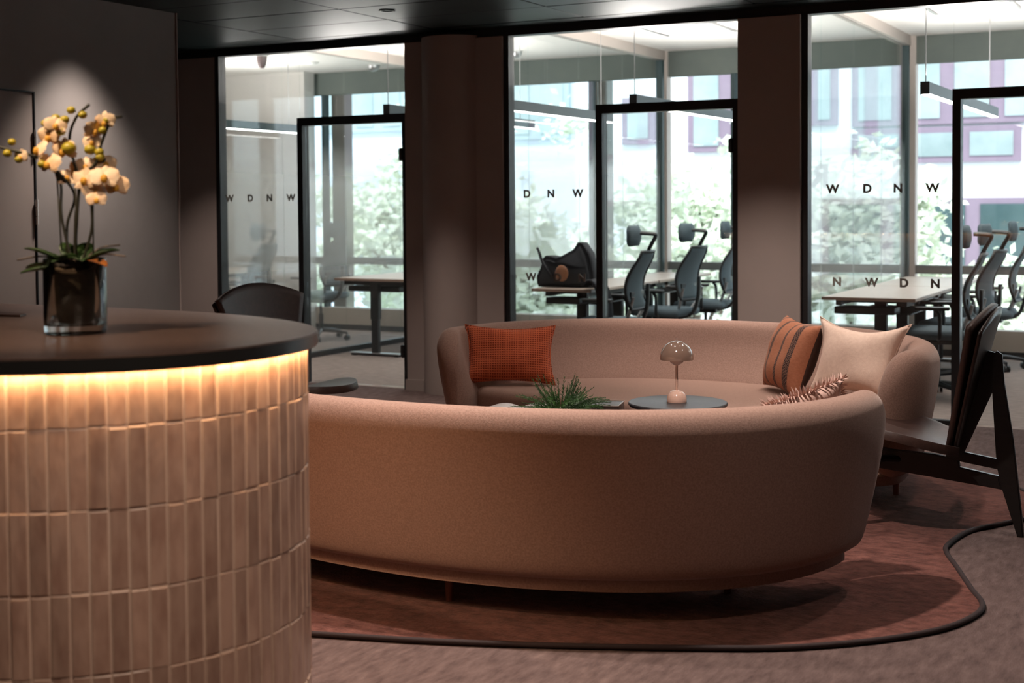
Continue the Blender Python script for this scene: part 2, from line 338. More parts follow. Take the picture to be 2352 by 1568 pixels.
# lounge ceiling: void above, separate metal panels with open joints
cl = struct('ceiling', 'ceilgap', -13, 3.2, -3.2, YW+.05, ZC+.03, 3.25)
pm = {}
nx = 0
xs = [-6.6, -5.35, -4.1, -2.85, -1.6, -.35, .9, 2.15]
ys = [8.84-.6*k for k in range(0, 14)]
for i in range(len(xs)-1):
    for j in range(len(ys)-1):
        bm = None
        if 'p' not in pm:
            bm = bmesh.new(); box(bm, -.619, .619, -.294, .294, 0, .025, .003); me = bpy.data.meshes.new('ceiling_panel'); bm.to_mesh(me); bm.free(); me.materials.append(M['ceiling']); pm['p'] = me
        o = bpy.data.objects.new('panel', pm['p']); COL.objects.link(o); o.parent = cl
        o.location = ((xs[i]+xs[i+1])/2, (ys[j]+ys[j+1])/2, ZC+random.uniform(0, .002))
BX('border_panel', 'ceiling', -12.9, 2.9, 8.847, YW-.05, ZC, ZC+.025, cl)
BX('side_panel', 'ceiling', -12.9, -6.606, 7.25, 8.837, ZC, ZC+.025, cl)
BX('side_panel', 'ceiling', 2.156, 2.9, -2.9, 8.837, ZC, ZC+.025, cl)
BX('side_panel', 'ceiling', -6.38, 2.15, -2.9, 1.03, ZC, ZC+.025, cl)
# office ceiling, roof, end walls
oc = struct('ceiling', 'white', -13, 3.2, YW+.05, YO+.02, ZO, 3.25)
struct('wall_top', 'white', -13, 3.2, YW+.05, YW+.09, ZC, ZO)
struct('trim_2', 'black', -13, 3.0, YW-.05, YW+.05, 2.70, ZC+.03)
struct('wall_far_left', 'officewall', -13.2, -13, 6.9, YO, -.1, 3.2)
struct('wall_front', 'pillar', -13, -7.63, YW-.05, YW+.05, 0, 2.70)
struct('wall_front', 'pillar', -5.73, -4.87, YW-.07, YW+.07, 0, 2.70)
struct('wall_front', 'pillar', -3.04, -2.60, YW-.07, YW+.07, 0, 2.70)
struct('wall_front', 'pillar', -.52, -.08, YW-.07, YW+.07, 0, 2.70)
struct('wall_front', 'pillar', 2.38, 3.0, YW-.07, YW+.07, 0, 2.70)
struct('trim_3', 'pillar', -2.625, -2.600, YW-.085, YW-.07, 0, 2.70)
bm = bmesh.new(); lathe(bm, [(0, 0), (.262, 0), (.262, 2.72), (0, 2.72)], 48, (-5.335, YW+.04, 0))
tag(mesh_obj('column', bm, 'pillar', None, True, 40), kind='structure')
struct('baseboard_front', 'pillar', -5.74, -5.57, YW-.085, YW-.07, 0, .085)
struct('baseboard_front', 'pillar', -13, -7.63, YW-.065, YW-.05, 0, .085)
struct('baseboard_front', 'pillar', -3.05, -2.59, YW-.101, YW-.085, 0, .085)
# partial-height darker wall in the far left office seen through the glass
struct('wall_office_left', 'officewall', -10.9, -9.6, YO-.3, YO-.1, 0, ZO)
struct('wall_office_left', 'officewall', -11.0, -10.8, YW+.05, YO-.1, 0, ZO)
# glazed front bays
def letter(ch, size, m, parent, loc, mirror=False, depth=.0015):
    cu = bpy.data.curves.new('letter', 'FONT'); cu.body = ch; cu.size = size; cu.extrude = depth; cu.offset = size*.04; cu.align_x = 'CENTER'; cu.align_y = 'CENTER'
    to = bpy.data.objects.new('tmp', cu); COL.objects.link(to)
    dg = bpy.context.evaluated_depsgraph_get(); me = bpy.data.meshes.new_from_object(to.evaluated_get(dg))
    bpy.data.objects.remove(to); me.materials.clear(); me.materials.append(M[m])
    me.transform(Matrix.Rotation(R(90), 4, 'X'))
    if mirror: me.transform(Matrix.Scale(-1, 4, (1, 0, 0)))
    o = bpy.data.objects.new('letter', me); COL.objects.link(o); o.parent = parent; o.location = loc; return o
def bay(n, x0, xd, x1, top=True, marks_hi=(), marks_lo=()):
    w = empty('window_%d' % n, (0, YW, 0), kind='structure')
    BX('post', 'black', x0, x0+.042, -.045, .045, 0, 2.70, w)
    BX('bottom_rail', 'black', x0+.042, xd, -.03, .03, 0, .03, w)
    BX('pane', 'glass', x0+.042, xd, -.006, .006, .03, 2.70, w)
    BX('transom_pane', 'glass', xd, x1, -.006, .006, 2.16, 2.70, w)
    for x, z, ch in marks_hi: letter(ch, .078, 'mark', w, (x, -.009, z))
    for x, z, ch in marks_lo: letter(ch, .078, 'mark', w, (x, -.009, z))
    d = empty('door_%d' % (n+1), (xd, YW, 0), kind='structure'); wd = x1-xd
    bm = bmesh.new(); box(bm, 0, .052, -.045, .045, 0, 2.16); box(bm, wd-.045, wd, -.045, .045, 0, 2.16); box(bm, .052, wd-.045, -.045, .045, 2.095, 2.16)
    mesh_obj('door_frame', bm, 'black', d)
    BX('pane', 'glass', .056, wd-.049, -.006, .006, .012, 2.09, d)
    for z in (1.84, .3):
        bm = bmesh.new(); tube(bm, [(wd-.052, -.052, z-.05), (wd-.052, -.052, z+.05)], .011, 10); box(bm, wd-.075, wd-.04, -.05, -.045, z-.045, z+.045)
        mesh_obj('hinge', bm, 'black', d, True, 40)
    return w, d
bay(1, -7.63, -6.785, -5.73, marks_hi=[(-7.52, 1.51, 'W'), (-7.30, 1.51, 'D'), (-7.10, 1.51, 'N'), (-6.88, 1.51, 'W')])
bay(2, -4.87, -4.12, -3.04, marks_hi=[(-4.70, 1.52, 'D'), (-4.50, 1.52, 'N'), (-4.28, 1.52, 'W')], marks_lo=[(-4.67, .90, 'W'), (-4.45, .90, 'D'), (-4.25, .90, 'N')])
bay(3, -2.60, -1.622, -.52, marks_hi=[(-2.40, 1.53, 'W'), (-2.17, 1.53, 'D'), (-1.97, 1.53, 'N'), (-1.75, 1.53, 'W')], marks_lo=[(-2.37, .91, 'N'), (-2.14, .91, 'W'), (-1.93, .91, 'D'), (-1.73, .91, 'N')])
bay(4, -.08, 1.3, 2.38)
# glazed partitions between the offices
for k, x in enumerate((-7.80, -5.25, -2.78, -.30)):
    w = empty('window_%d' % (5+k), (x, YW+.1, 0), kind='structure'); Ln = YO-YW-.2
    BX('head_rail', 'rail', -.045, .045, 0, Ln, 2.905, ZO, w)
    BX('bottom_rail', 'black', -.03, .03, 0, Ln, 0, .05, w)
    BX('end_post', 'mullion', -.035, .035, Ln-.05, Ln, .05, 2.905, w)
    q = Ln/4
    for j in range(4):
        BX('pane', 'film', -.006, .006, j*q+.004, min((j+1)*q-.004, Ln-.052), .05, 2.905, w)
# outside wall: convector plinth, transom, posts, panes, blinds
for k, (xa, xb) in enumerate(((-13, -9.5), (-9.5, -7.75), (-7.75, -6.05), (-6.05, -5.2), (-5.2, -4.48), (-4.48, -2.70), (-2.70, -.25), (-.25, 3.0))):
    w = empty('window_%d' % (9+k), (0, YO, 0), kind='structure')
    BX('sill_box', 'plinth', xa, xb, -.12, .05, .06, .25, w); BX('skirting', 'black', xa, xb, -.13, .05, 0, .06, w)
    BX('transom', 'sill', xa, xb, -.05, .05, .76, .84, w)
    BX('blind_box', 'blind', xa, xb, -.02, .06, 2.74, ZO, w)
    BX('pane', 'winglass', xa+.04, xb-.04, .0, .012, .84, 2.74, w)
    BX('lower_pane', 'winglass', xa+.04, xb-.04, .0, .012, .25, .76, w)
    BX('post', 'mullion' if k in (1,) else 'post', xb-.085, xb, -.06, .06, .25, ZO, w) if k in (1, 3, 5, 6) else BX('post', 'mullion', xb-.04, xb, -.05, .05, .25, 2.74, w)
    if k == 5:
        letter('R', .30, 'sign', w, (-3.63, .03, 1.69), True); letter('S', .34, 'sign', w, (-2.86, .03, 1.70), True)
for x, wd in ((-6.05, .17), (-9.45, .18), (-4.42, .12)):
    bm = bmesh.new(); box(bm, x-wd/2, x+wd/2, YO+.15, YO+.15+wd, -3, 3.3, .01); tag(mesh_obj('column', bm, 'colgrey'), kind='structure')
struct('trim_4', 'blind', -16, 5, YO+.06, YO+.9, 2.98, 3.25)
# ------------------------------------------------------------------ reception desk (superellipse plan)
DX, DY, DA, DB, NE = -3.2, 2.55, 1.212, .70, 2.25
def desk_curve(off, n=240):
    pts = []
    for k in range(n+1):
        t = pi/2-pi*k/n
        c, s = cos(t), sin(t); a, b = DA-off, DB-off
        pts.append(Vector((DX+a*abs(c)**(2/NE)*(1 if c >= 0 else -1), DY+b*abs(s)**(2/NE)*(1 if s >= 0 else -1), 0)))
    left = -5.2
    return [Vector((left, DY+DB-off, 0))]+pts+[Vector((left, DY-DB+off, 0))]
def slab(bm, pts, z0, z1, mi=(0, 0)):
    A = [bm.verts.new((p.x, p.y, z0)) for p in pts]; B = [bm.verts.new((p.x, p.y, z1)) for p in pts]
    bm.faces.new(B).material_index = mi[0]; bm.faces.new(A[::-1]).material_index = mi[1]
    n = len(pts); side = []
    for i in range(n):
        f = bm.faces.new((A[i], A[(i+1) % n], B[(i+1) % n], B[i])); f.material_index = mi[1]; side.append(f)
    return side
desk = empty('reception_desk', (0, 0, 0), label='curved reception desk in pink glazed vertical tiles with dark top, left foreground', cat='reception desk')
bm = bmesh.new(); slab(bm, desk_curve(0), 1.095, 1.13, (0, 1)); bmesh.ops.recalc_face_normals(bm, faces=bm.faces[:])
es = [e for e in bm.edges if all(abs(v.co.z-1.13) < 1e-4 for v in e.verts)] + [e for e in bm.edges if all(abs(v.co.z-1.095) < 1e-4 for v in e.verts)]
bmesh.ops.bevel(bm, geom=es, offset=.003, segments=2, affect='EDGES')
tag(mesh_obj('countertop', bm, ['top', 'topedge'], desk, True, 35), label='dark brown countertop with rounded black edge')
bm = bmesh.new(); slab(bm, desk_curve(.0315), .0, 1.095); bmesh.ops.recalc_face_normals(bm, faces=bm.faces[:]); mesh_obj('core', bm, 'grout', desk)
# light strip tucked under the overhang
pl = desk_curve(.0145)
bm = bmesh.new()
for a, b in zip(pl, pl[1:]):
    d = (b-a).normalized(); nn = Vector((-d.y, d.x, 0))*.006
    vs = [bm.verts.new((p.x, p.y, 1.0945)) for p in (a+nn, b+nn, b-nn, a-nn)]; bm.faces.new(vs)
bmesh.ops.recalc_face_normals(bm, faces=bm.faces[:])
mesh_obj('light_strip', bm, 'led', desk)
# tiles
tc = desk_curve(.031, 900); cum = [0]
for a, b in zip(tc, tc[1:]): cum.append(cum[-1]+(b-a).length)
TW, TH = .0415, .18
def at(s):
    lo, hi = 0, len(cum)-1
    while hi-lo > 1:
        mdl = (lo+hi)//2
        if cum[mdl] <= s: lo = mdl
        else: hi = mdl
    f = (s-cum[lo])/(cum[hi]-cum[lo]); p = tc[lo].lerp(tc[hi], f); d = (tc[hi]-tc[lo]).normalized(); return p, d
def tile_mesh(seed, h=TH):
    rr = random.Random(seed); bm = bmesh.new(); w = TW/2-.0012; hh = h/2-.0012; nz, nxx = 6, 6; UU = (-1, -.87, -.45, 0, .45, .87, 1); VV = (-1, -.975, -.5, 0, .5, .975, 1)
    g = []
    for j in range(nz+1):
        row = []
        for i in range(nxx+1):
            u = UU[i]; v = VV[j]
            dep = .0012*(1-abs(u)**2.5)+rr.uniform(-.0004, .0004) - (.0016 if abs(u) == 1 or abs(v) == 1 else 0)
            row.append(bm.verts.new((u*w, -dep-.002, v*hh)))
        g.append(row)
    for j in range(nz):
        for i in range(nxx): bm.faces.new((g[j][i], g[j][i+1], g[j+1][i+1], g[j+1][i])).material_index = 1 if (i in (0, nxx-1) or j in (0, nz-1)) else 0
    bd = [e for e in bm.edges if e.is_boundary]; r = bmesh.ops.extrude_edge_only(bm, edges=bd)
    for v in [x for x in r['geom'] if isinstance(x, bmesh.types.BMVert)]: v.co.y = .014
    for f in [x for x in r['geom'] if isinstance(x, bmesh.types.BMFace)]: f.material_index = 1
    bmesh.ops.recalc_face_normals(bm, faces=bm.faces[:])
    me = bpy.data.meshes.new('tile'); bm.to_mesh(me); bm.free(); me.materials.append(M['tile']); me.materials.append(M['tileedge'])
    me.polygons.foreach_set('use_smooth', [True]*len(me.polygons)); me.set_sharp_from_angle(angle=R(9)); return me
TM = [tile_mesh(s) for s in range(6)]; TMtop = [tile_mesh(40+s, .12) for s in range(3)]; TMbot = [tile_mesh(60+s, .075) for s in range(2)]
total = cum[-1]; ncol = int(total/TW)
# rows from the top: a short one, five full ones, a short one at the floor
rows = [(1.095-.06, .12, TMtop)]+[(1.095-.12-TH*(k+.5), TH, TM) for k in range(5)]+[(.0375, .075, TMbot)]
rest = bmesh.new(); ncount = 0
for c in range(ncol):
    p, d = at((c+.5)*TW); nrm = Vector((d.y, -d.x, 0))
    # outward normal: away from the desk centre line
    if nrm.dot(Vector((p.x-min(p.x, DX), p.y-DY, 0))) < 0: nrm = -nrm
    ang = math.atan2(nrm.y, nrm.x)+pi/2
    vis = nrm.dot(Vector((-p.x, -p.y, 0))) > -.25 and p.x > -2.95
    for ri, (zc, hh, tms) in enumerate(rows):
        dz = random.uniform(-.0026, .0026); ou = random.uniform(-.0012, .0022)
        loc = p+nrm*(ou)+Vector((0, 0, zc+dz))
        if vis and ri < 6 and ncount < 300:
            o = bpy.data.objects.new('tile', random.choice(tms)); COL.objects.link(o); o.parent = desk; o.location = loc
            o.rotation_euler = (random.uniform(-.006, .006), random.uniform(-.004, .004), ang+random.uniform(-.02, .02)); ncount += 1
        else:
            w = TW/2-.0012; h2 = hh/2-.0012; t = Vector((-nrm.y, nrm.x, 0))
            vs = [rest.verts.new(loc+t*sx*w+nrm*oo+Vector((0, 0, sz*h2))) for oo in (-.012, .003) for sx, sz in ((-1, -1), (1, -1), (1, 1), (-1, 1))]
            for q in ((4, 5, 6, 7), (0, 4, 7, 3), (1, 2, 6, 5), (3, 7, 6, 2), (0, 1, 5, 4)): rest.faces.new([vs[i] for i in q])
bmesh.ops.recalc_face_normals(rest, faces=rest.faces[:])
tag(mesh_obj('tiling', rest, 'tile', desk), kind='stuff')
# dark slim pad on the counter
bm = bmesh.new(); extrude_poly(bm, [(-.30, -.16), (.20, -.10), (.17, -.05), (-.30, .02)], 0, .006, 'xy', .002)
tag(mesh_obj('desk_pad', bm, 'leather', None, loc=(-3.34, 2.96, 1.1302)), 'flat dark brown pad on the reception counter left of the orchid', 'desk pad')
# ------------------------------------------------------------------ orchid in glass vase
vx, vy = -2.60, 2.545
VS = empty('vase', (vx, vy, 1.131), label='clear cylindrical glass vase with thick base holding the orchid, on reception counter', cat='vase')
bm = bmesh.new(); lathe(bm, [(0, .0005), (.070, .0005), (.076, .004), (.077, .02), (.077, .188), (.0755, .190), (.074, .188), (.073, .03), (.070, .022), (0, .020)], 64)
bmesh.ops.recalc_face_normals(bm, faces=bm.faces[:]); mesh_obj('glass_wall', bm, 'vase', VS, True, 50)
orc = empty('orchid', (vx, vy, 1.1525), label='potted orchid with peach white blossoms and yellow buds inside the glass vase', cat='orchid')
bm = bmesh.new(); lathe(bm, [(0, .003), (.042, .003), (.048, .02), (.056, .125), (.060, .128), (.060, .136), (.054, .136), (.052, .126), (0, .120)], 40); mesh_obj('pot', bm, 'potdark', orc, True, 40)
bm = bmesh.new()
for k in range(70):
    a = random.uniform(0, 2*pi); r_ = random.uniform(0, .048); s = random.uniform(.006, .012)
    c = Vector((r_*cos(a), r_*sin(a), .124+random.uniform(0, .01)))
    bmesh.ops.create_icosphere(bm, subdivisions=1, radius=s, matrix=Matrix.Translation(c) @ Matrix.Rotation(random.random()*3, 4, 'X') @ Matrix.Diagonal((1, .6, .5, 1)))
tag(mesh_obj('bark_mix', bm, 'bark', orc), kind='stuff')
bm_ = None
def leaf(parent, base, direc, length, width, droop, m='orchleaf', name='leaf', fold=.35, n=10, tilt=0):
    width *= 1.35
    bm = bmesh.new(); d = Vector(direc).normalized(); side = d.cross(Vector((0, 0, 1))).normalized(); rows_ = []
    for i in range(n+1):
        t = i/n; p = Vector(base)+d*length*t+Vector((0, 0, -droop*t*t)); w = width*sin(pi*min(1, (t*.93+.07)))**.6*(1-.15*t)
        if i == n: w = width*.05
        rows_.append([bm.verts.new(p-side*w+Vector((0, 0, w*fold))), bm.verts.new(p), bm.verts.new(p+side*w+Vector((0, 0, w*fold)))])
    for a, b in zip(rows_, rows_[1:]):
        for k in (0, 1): bm.faces.new((a[k], a[k+1], b[k+1], b[k]))
    o = mesh_obj(name, bm, m, parent, True); sm = o.modifiers.new('solid', 'SOLIDIFY'); sm.thickness = .0018; return o
cr = Vector((cos(YAW), sin(YAW), 0)); cf = Vector((-sin(YAW), cos(YAW), 0))
def CV(a, b, c): return cr*a+cf*b+Vector((0, 0, c))     # lateral, away, up, at the vase
for a, b, up_, l, w, dr in [(-1, -.2, .75, .135, .020, .03), (-1, .2, .15, .125, .024, .02), (-.9, -.5, .0, .12, .022, .01), (.9, .1, .65, .125, .022, .03), (.6, .5, .5, .12, .022, .02), (-.2, -.8, .8, .09, .024, .03), (.1, .9, .9, .10, .022, .01), (.4, -.7, .6, .10, .024, .04), (-.4, .3, 1.1, .09, .02, .02)]:
    leaf(orc, CV(a*.012, b*.012, .145), CV(a, b, up_), l, w, dr)
tag(leaf(orc, CV(.03, -.02, .15), CV(.8, -.3, .35), .075, .022, .03, 'orangeleaf'), label='orange leaf')
for a, b, c in ((-.145, 0, .165), (.13, 0, .172), (.11, .02, .20)):
    bm = bmesh.new(); tube(bm, bez([CV(0, 0, .14), CV(a*.5, b, (.14+c)/2+.02), CV(a, b, c)], 6), .0022, 6); mesh_obj('root', bm, 'bark', orc, True)
ST = [[(0, 0, .13), (-.03, 0, .27), (-.035, .01, .36), (-.07, .01, .41), (-.115, 0, .432), (-.165, 0, .445), (-.20, 0, .455)],
      [(.0, 0, .13), (.005, 0, .27), (.015, 0, .36), (-.01, .01, .46), (.01, 0, .52), (.045, 0, .555)],
      [(.01, 0, .13), (.045, 0, .24), (.048, 0, .33), (.075, .02, .42), (.05, 0, .36)],
      [(.005, 0, .22), (.02, 0, .36), (.06, 0, .41), (.075, 0, .46), (.10, 0, .515), (.125, .01, .525)],
      [(-.02, .01, .13), (-.02, .01, .25), (.0, .01, .33), (-.05, 0, .40)]]
for s in ST:
    bm = bmesh.new(); tube(bm, bez([CV(*p) for p in s], 7), .0036, 8); mesh_obj('stem', bm, 'stem', orc, True)
for p0, p1 in (((-.03, 0, .14), (-.04, 0, .37)), ((.048, 0, .14), (.05, 0, .36)), ((.008, -.005, .14), (.006, 0, .40))):
    bm = bmesh.new(); tube(bm, [CV(*p0), CV(*p1)], .0022, 6); mesh_obj('support_stick', bm, 'stem', orc, True)
def blossom(pos, facing, s):
    e = bmesh.new(); fz = Vector(facing).normalized(); ux = fz.cross(Vector((0, 0, 1))).normalized(); uy = ux.cross(fz)
    for k, (ang, w, l) in enumerate([(90, .55, .9), (210, .5, .9), (330, .5, .9), (20, .95, 1.0), (160, .95, 1.0)]):
        a = R(ang+random.uniform(-8, 8)); d = ux*cos(a)+uy*sin(a); sd_ = -ux*sin(a)+uy*cos(a); rows_ = []
        curl = random.uniform(-.1, .35)
        for i in range(7):
            t = i/6; ww = w*s*.62*sin(pi*(t*.86+.07))**.7; p = Vector(pos)+d*s*l*t+fz*(s*(.12-curl*t*t)+(.002 if k > 2 else 0))
            rows_.append([e.verts.new(p+sd_*ww*v+fz*(-s*.12*abs(v)**1.5)+fz*random.uniform(-.04, .04)*s) for v in (-1, -.5, 0, .5, 1)])
        for a_, b_ in zip(rows_, rows_[1:]):
            for q in range(4): e.faces.new((a_[q], a_[q+1], b_[q+1], b_[q]))
    o = mesh_obj('blossom', e, 'petal', orc, True)
    e = bmesh.new(); bmesh.ops.create_icosphere(e, subdivisions=2, radius=s*.26, matrix=Matrix.Translation(Vector(pos)+fz*s*.2-uy*s*.15) @ Matrix.Diagonal((1, .8, 1.2, 1)))
    o2 = mesh_obj('flower_core', e, 'petalcore', None, True); o2.parent = o
for p, s in [((-.082, 0, .44), .036), ((-.052, -.02, .405), .034), ((-.06, .01, .475), .034), ((-.02, 0, .44), .036), ((-.035, -.02, .50), .030), ((-.128, 0, .425), .022),
             ((.055, 0, .49), .030), ((.085, 0, .512), .028), ((.05, .0, .46), .024),
             ((.035, -.01, .365), .036), ((.055, 0, .335), .034), ((.085, -.02, .37), .038), ((.11, 0, .35), .034), ((.075, .02, .405), .032), ((.03, .01, .40), .028), ((-.02, .02, .37), .03), ((.0, .02, .39), .028), ((.065, -.02, .315), .026)]:
    blossom(CV(*p), CV(random.uniform(-.7, .7), -1+random.uniform(-.2, .5), random.uniform(-.4, .5)), s)
for p, s in [((-.152, 0, .462), .0105), ((-.164, 0, .434), .0115), ((-.135, 0, .418), .011), ((-.066, 0, .508), .0115), ((-.040, 0, .522), .0115), ((-.018, 0, .517), .0125), ((-.001, 0, .541), .0115), ((.028, 0, .529), .0115), ((.089, 0, .515), .0105), ((.078, 0, .490), .0115), ((.045, 0, .442), .0155), ((.068, 0, .435), .0125), ((.070, 0, .423), .012), ((.103, 0, .378), .0095), ((-.025, -.01, .488), .013), ((-.005, -.01, .445), .019), ((-.07, -.02, .405), .012)]:
    bm = bmesh.new(); bmesh.ops.create_uvsphere(bm, u_segments=12, v_segments=8, radius=s, matrix=Matrix.Translation(CV(*p)) @ Matrix.Diagonal((1, 1, .85, 1)))
    mesh_obj('bud', bm, 'bud', orc, True)
# ------------------------------------------------------------------ rug
ro = bez([(-5.2, 3.9), (-4.6, 3.45), (-3.8, 3.42), (-2.74, 3.71), (-2.32, 3.83), (-1.92, 3.98), (-1.53, 4.15), (-1.28, 4.28), (-1.05, 4.47), (-.88, 4.68), (-.80, 4.88), (-.79, 5.05), (-.86, 5.24), (-.96, 5.52), (-1.04, 5.74), (-1.06, 5.89), (-1.02, 6.17), (-.90, 6.40), (-.80, 6.62), (-.84, 6.95), (-1.0, 7.25), (-1.34, 7.6), (-1.9, 7.85), (-2.8, 7.95), (-3.9, 7.8), (-4.5, 7.4), (-4.7, 6.6), (-4.9, 5.6), (-5.3, 4.6), (-5.2, 3.9)], 6)
ro = [Vector((p[0], p[1], 0)) for p in [(q[0], q[1]) for q in ro]][:-1]
rug = empty('rug', (0, 0, 0), label='rust red wavy-edged rug with dark binding under the two curved sofas', cat='rug')
bm = bmesh.new(); slab(bm, ro, .0015, .012); bmesh.ops.recalc_face_normals(bm, faces=bm.faces[:]); mesh_obj('pile', bm, 'rug', rug)
bm = bmesh.new(); n = len(ro); rr = []
for i, p in enumerate(ro):
    t = (ro[(i+1) % n]-ro[i-1]).normalized(); nn = Vector((t.y, -t.x, 0)); rr.append([bm.verts.new(p+nn*.011*cos(a)+Vector((0, 0, .0115+.010*sin(a)))) for a in [2*pi*k/8 for k in range(8)]])
for i in range(n):
    a, b = rr[i], rr[(i+1) % n]
    for k in range(8): bm.faces.new((a[k], a[(k+1) % 8], b[(k+1) % 8], b[k]))
bmesh.ops.recalc_face_normals(bm, faces=bm.faces[:]); mesh_obj('binding', bm, 'rugedge', rug, True)
RZ = .0125
# ------------------------------------------------------------------ sofas
def sofa(name, label, cx, cy, rz, a=1.44, b=1.12, tail=.32, tin=.14, bulge=0, legs=((-.46, -.30), (.46, -.30))):
    root = empty(name, (cx, cy, RZ), rz, label, 'sofa')
    # outer plan curve, opening towards local -y
    pts = []
    for k in range(121):
        t = pi*k/120; c, s = cos(t), sin(t); e = 2.15
        pts.append(Vector((-a*abs(c)**(2/e)*(1 if c > 0 else -1), b*abs(s)**(2/e), 0)))
    tl = [Vector((-a+tin*(u*u), -tail*u, 0)) for u in [1-k/12 for k in range(12)]]
    tr = [Vector((-p.x, p.y, 0)) for p in tl][::-1]
    pts = tl+pts+tr
    # resample evenly
    cu = [0]
    for p, q in zip(pts, pts[1:]): cu.append(cu[-1]+(q-p).length)
    T = cu[-1]; N = 150; P = []; j = 0
    # denser near both ends
    ss = [T*(.5-.5*cos(pi*k/N))*.35+T*k/N*.65 for k in range(N+1)]
    for s in ss:
        while j < len(cu)-2 and cu[j+1] < s: j += 1
        P.append(pts[j].lerp(pts[j+1], (s-cu[j])/max(1e-9, cu[j+1]-cu[j])))
    Nn = []
    for i in range(len(P)):
        t = (P[min(i+1, N)]-P[max(i-1, 0)]).normalized(); Nn.append(Vector((t.y, -t.x, 0)))
    def sm(x): x = max(0, min(1, x)); return x*x*(3-2*x)
    # section (inward offset, height); inner side slopes down to the seat
    sec0 = [(.16, .150), (.115, .165), (.085, .20), (.060, .30), (.035, .42), (.014, .54), (.004, .64), (.012, .695), (.035, .733), (.07, .748), (.105, .742), (.135, .718), (.155, .68), (.19, .60), (.25, .50), (.315, .41), (.33, .35), (.33, .155)]
    spl = bez([(x, y, 0) for x, y in sec0], 3)
    bm = bmesh.new(); rings = []
    for i, (p, nn) in enumerate(zip(P, Nn)):
        s = ss[i]; e = min(s, T-s)
        thin = sm(e/.9)                   # arms are slimmer than the back
        capw = .16; u = 1-min(1, e/capw); cap = sqrt(max(0, 1-u*u)) if e < capw else 1
        capz = 1-(1-sqrt(max(0, 1-(1-min(1, e/.26))**2.6)))*.30
        ring = []
        for q in spl:
            o, z = q.x, q.y
            o = o if o < .12 else .12+(o-.12)*(.42+.58*thin)
            mid = .10+.03*thin; o = mid+(o-mid)*max(cap, .02)
            zz = .15+(z-.15)*capz; zm = .42; zz = zm+(zz-zm)*max(.55+.45*cap, .02)
            ring.append(bm.verts.new(p+nn*o+Vector((0, 0, zz))))
        rings.append(ring)
    m_ = len(spl)
    for r1, r2 in zip(rings, rings[1:]):
        for k in range(m_): bm.faces.new((r1[k], r1[(k+1) % m_], r2[(k+1) % m_], r2[k]))
    bm.faces.new(rings[0]); bm.faces.new(rings[-1][::-1]); bmesh.ops.recalc_face_normals(bm, faces=bm.faces[:])
    mesh_obj('backrest', bm, 'sofa', root, True, 70)
    # seat
    inn = []
    for i, (p, nn) in enumerate(zip(P, Nn)):
        e = min(ss[i], T-ss[i])
        if e > .22: inn.append(p+nn*(.20+.10*sm(e/.9)))
    inn = inn[::4]
    x0 = inn[0]; x1 = inn[-1]; fc = []
    for k in range(1, 24):
        t = k/24; x = x1.x+(x0.x-x1.x)*t; y = x1.y+(x0.y-x1.y)*t+bulge*(1-(2*t-1)**2)-.03; fc.append(Vector((x, y, 0)))
    out = inn+fc
    bm = bmesh.new(); slab(bm, out, .165, .425); bmesh.ops.recalc_face_normals(bm, faces=bm.faces[:])
    es = [e for e in bm.edges if all(abs(v.co.z-.425) < 1e-4 for v in e.verts)]
    bmesh.ops.bevel(bm, geom=es, offset=.05, segments=5, affect='EDGES', profile=.55)
    mesh_obj('seat', bm, 'sofa', root, True, 50)
    # plinth rim
    rim = [p+nn*.15 for p, nn in zip(P, Nn)][::3]+[f+Vector((0, .05, 0)) for f in fc]
    bm = bmesh.new(); slab(bm, rim, .112, .155); bmesh.ops.recalc_face_normals(bm, faces=bm.faces[:]); mesh_obj('base_rim', bm, 'sofa', root, True, 40)
    for lx, ly in (*((q[0], b+q[1]) for q in legs), (-1.12, .25), (1.12, .25), (-.6, .15), (.6, .15)):
        bm = bmesh.new(); lathe(bm, [(0, 0), (.014, 0), (.018, .114), (0, .114)], 16, (lx, ly, 0)); mesh_obj('leg', bm, 'woodleg', root, True, 40)
    return root
sofa('sofa', 'dusty pink curved sofa seen from behind, nearest the camera beside the desk', -2.74, 5.13, R(180-5), a=1.62, b=1.16, tail=.22, tin=.10, bulge=.16, legs=((-.30, -.30), (.70, -.36)))
sofa('sofa', 'dusty pink curved sofa facing the camera with orange and striped cushions', -2.60, 6.58, R(-3), a=1.36, b=1.14, tail=.27, bulge=-.16)
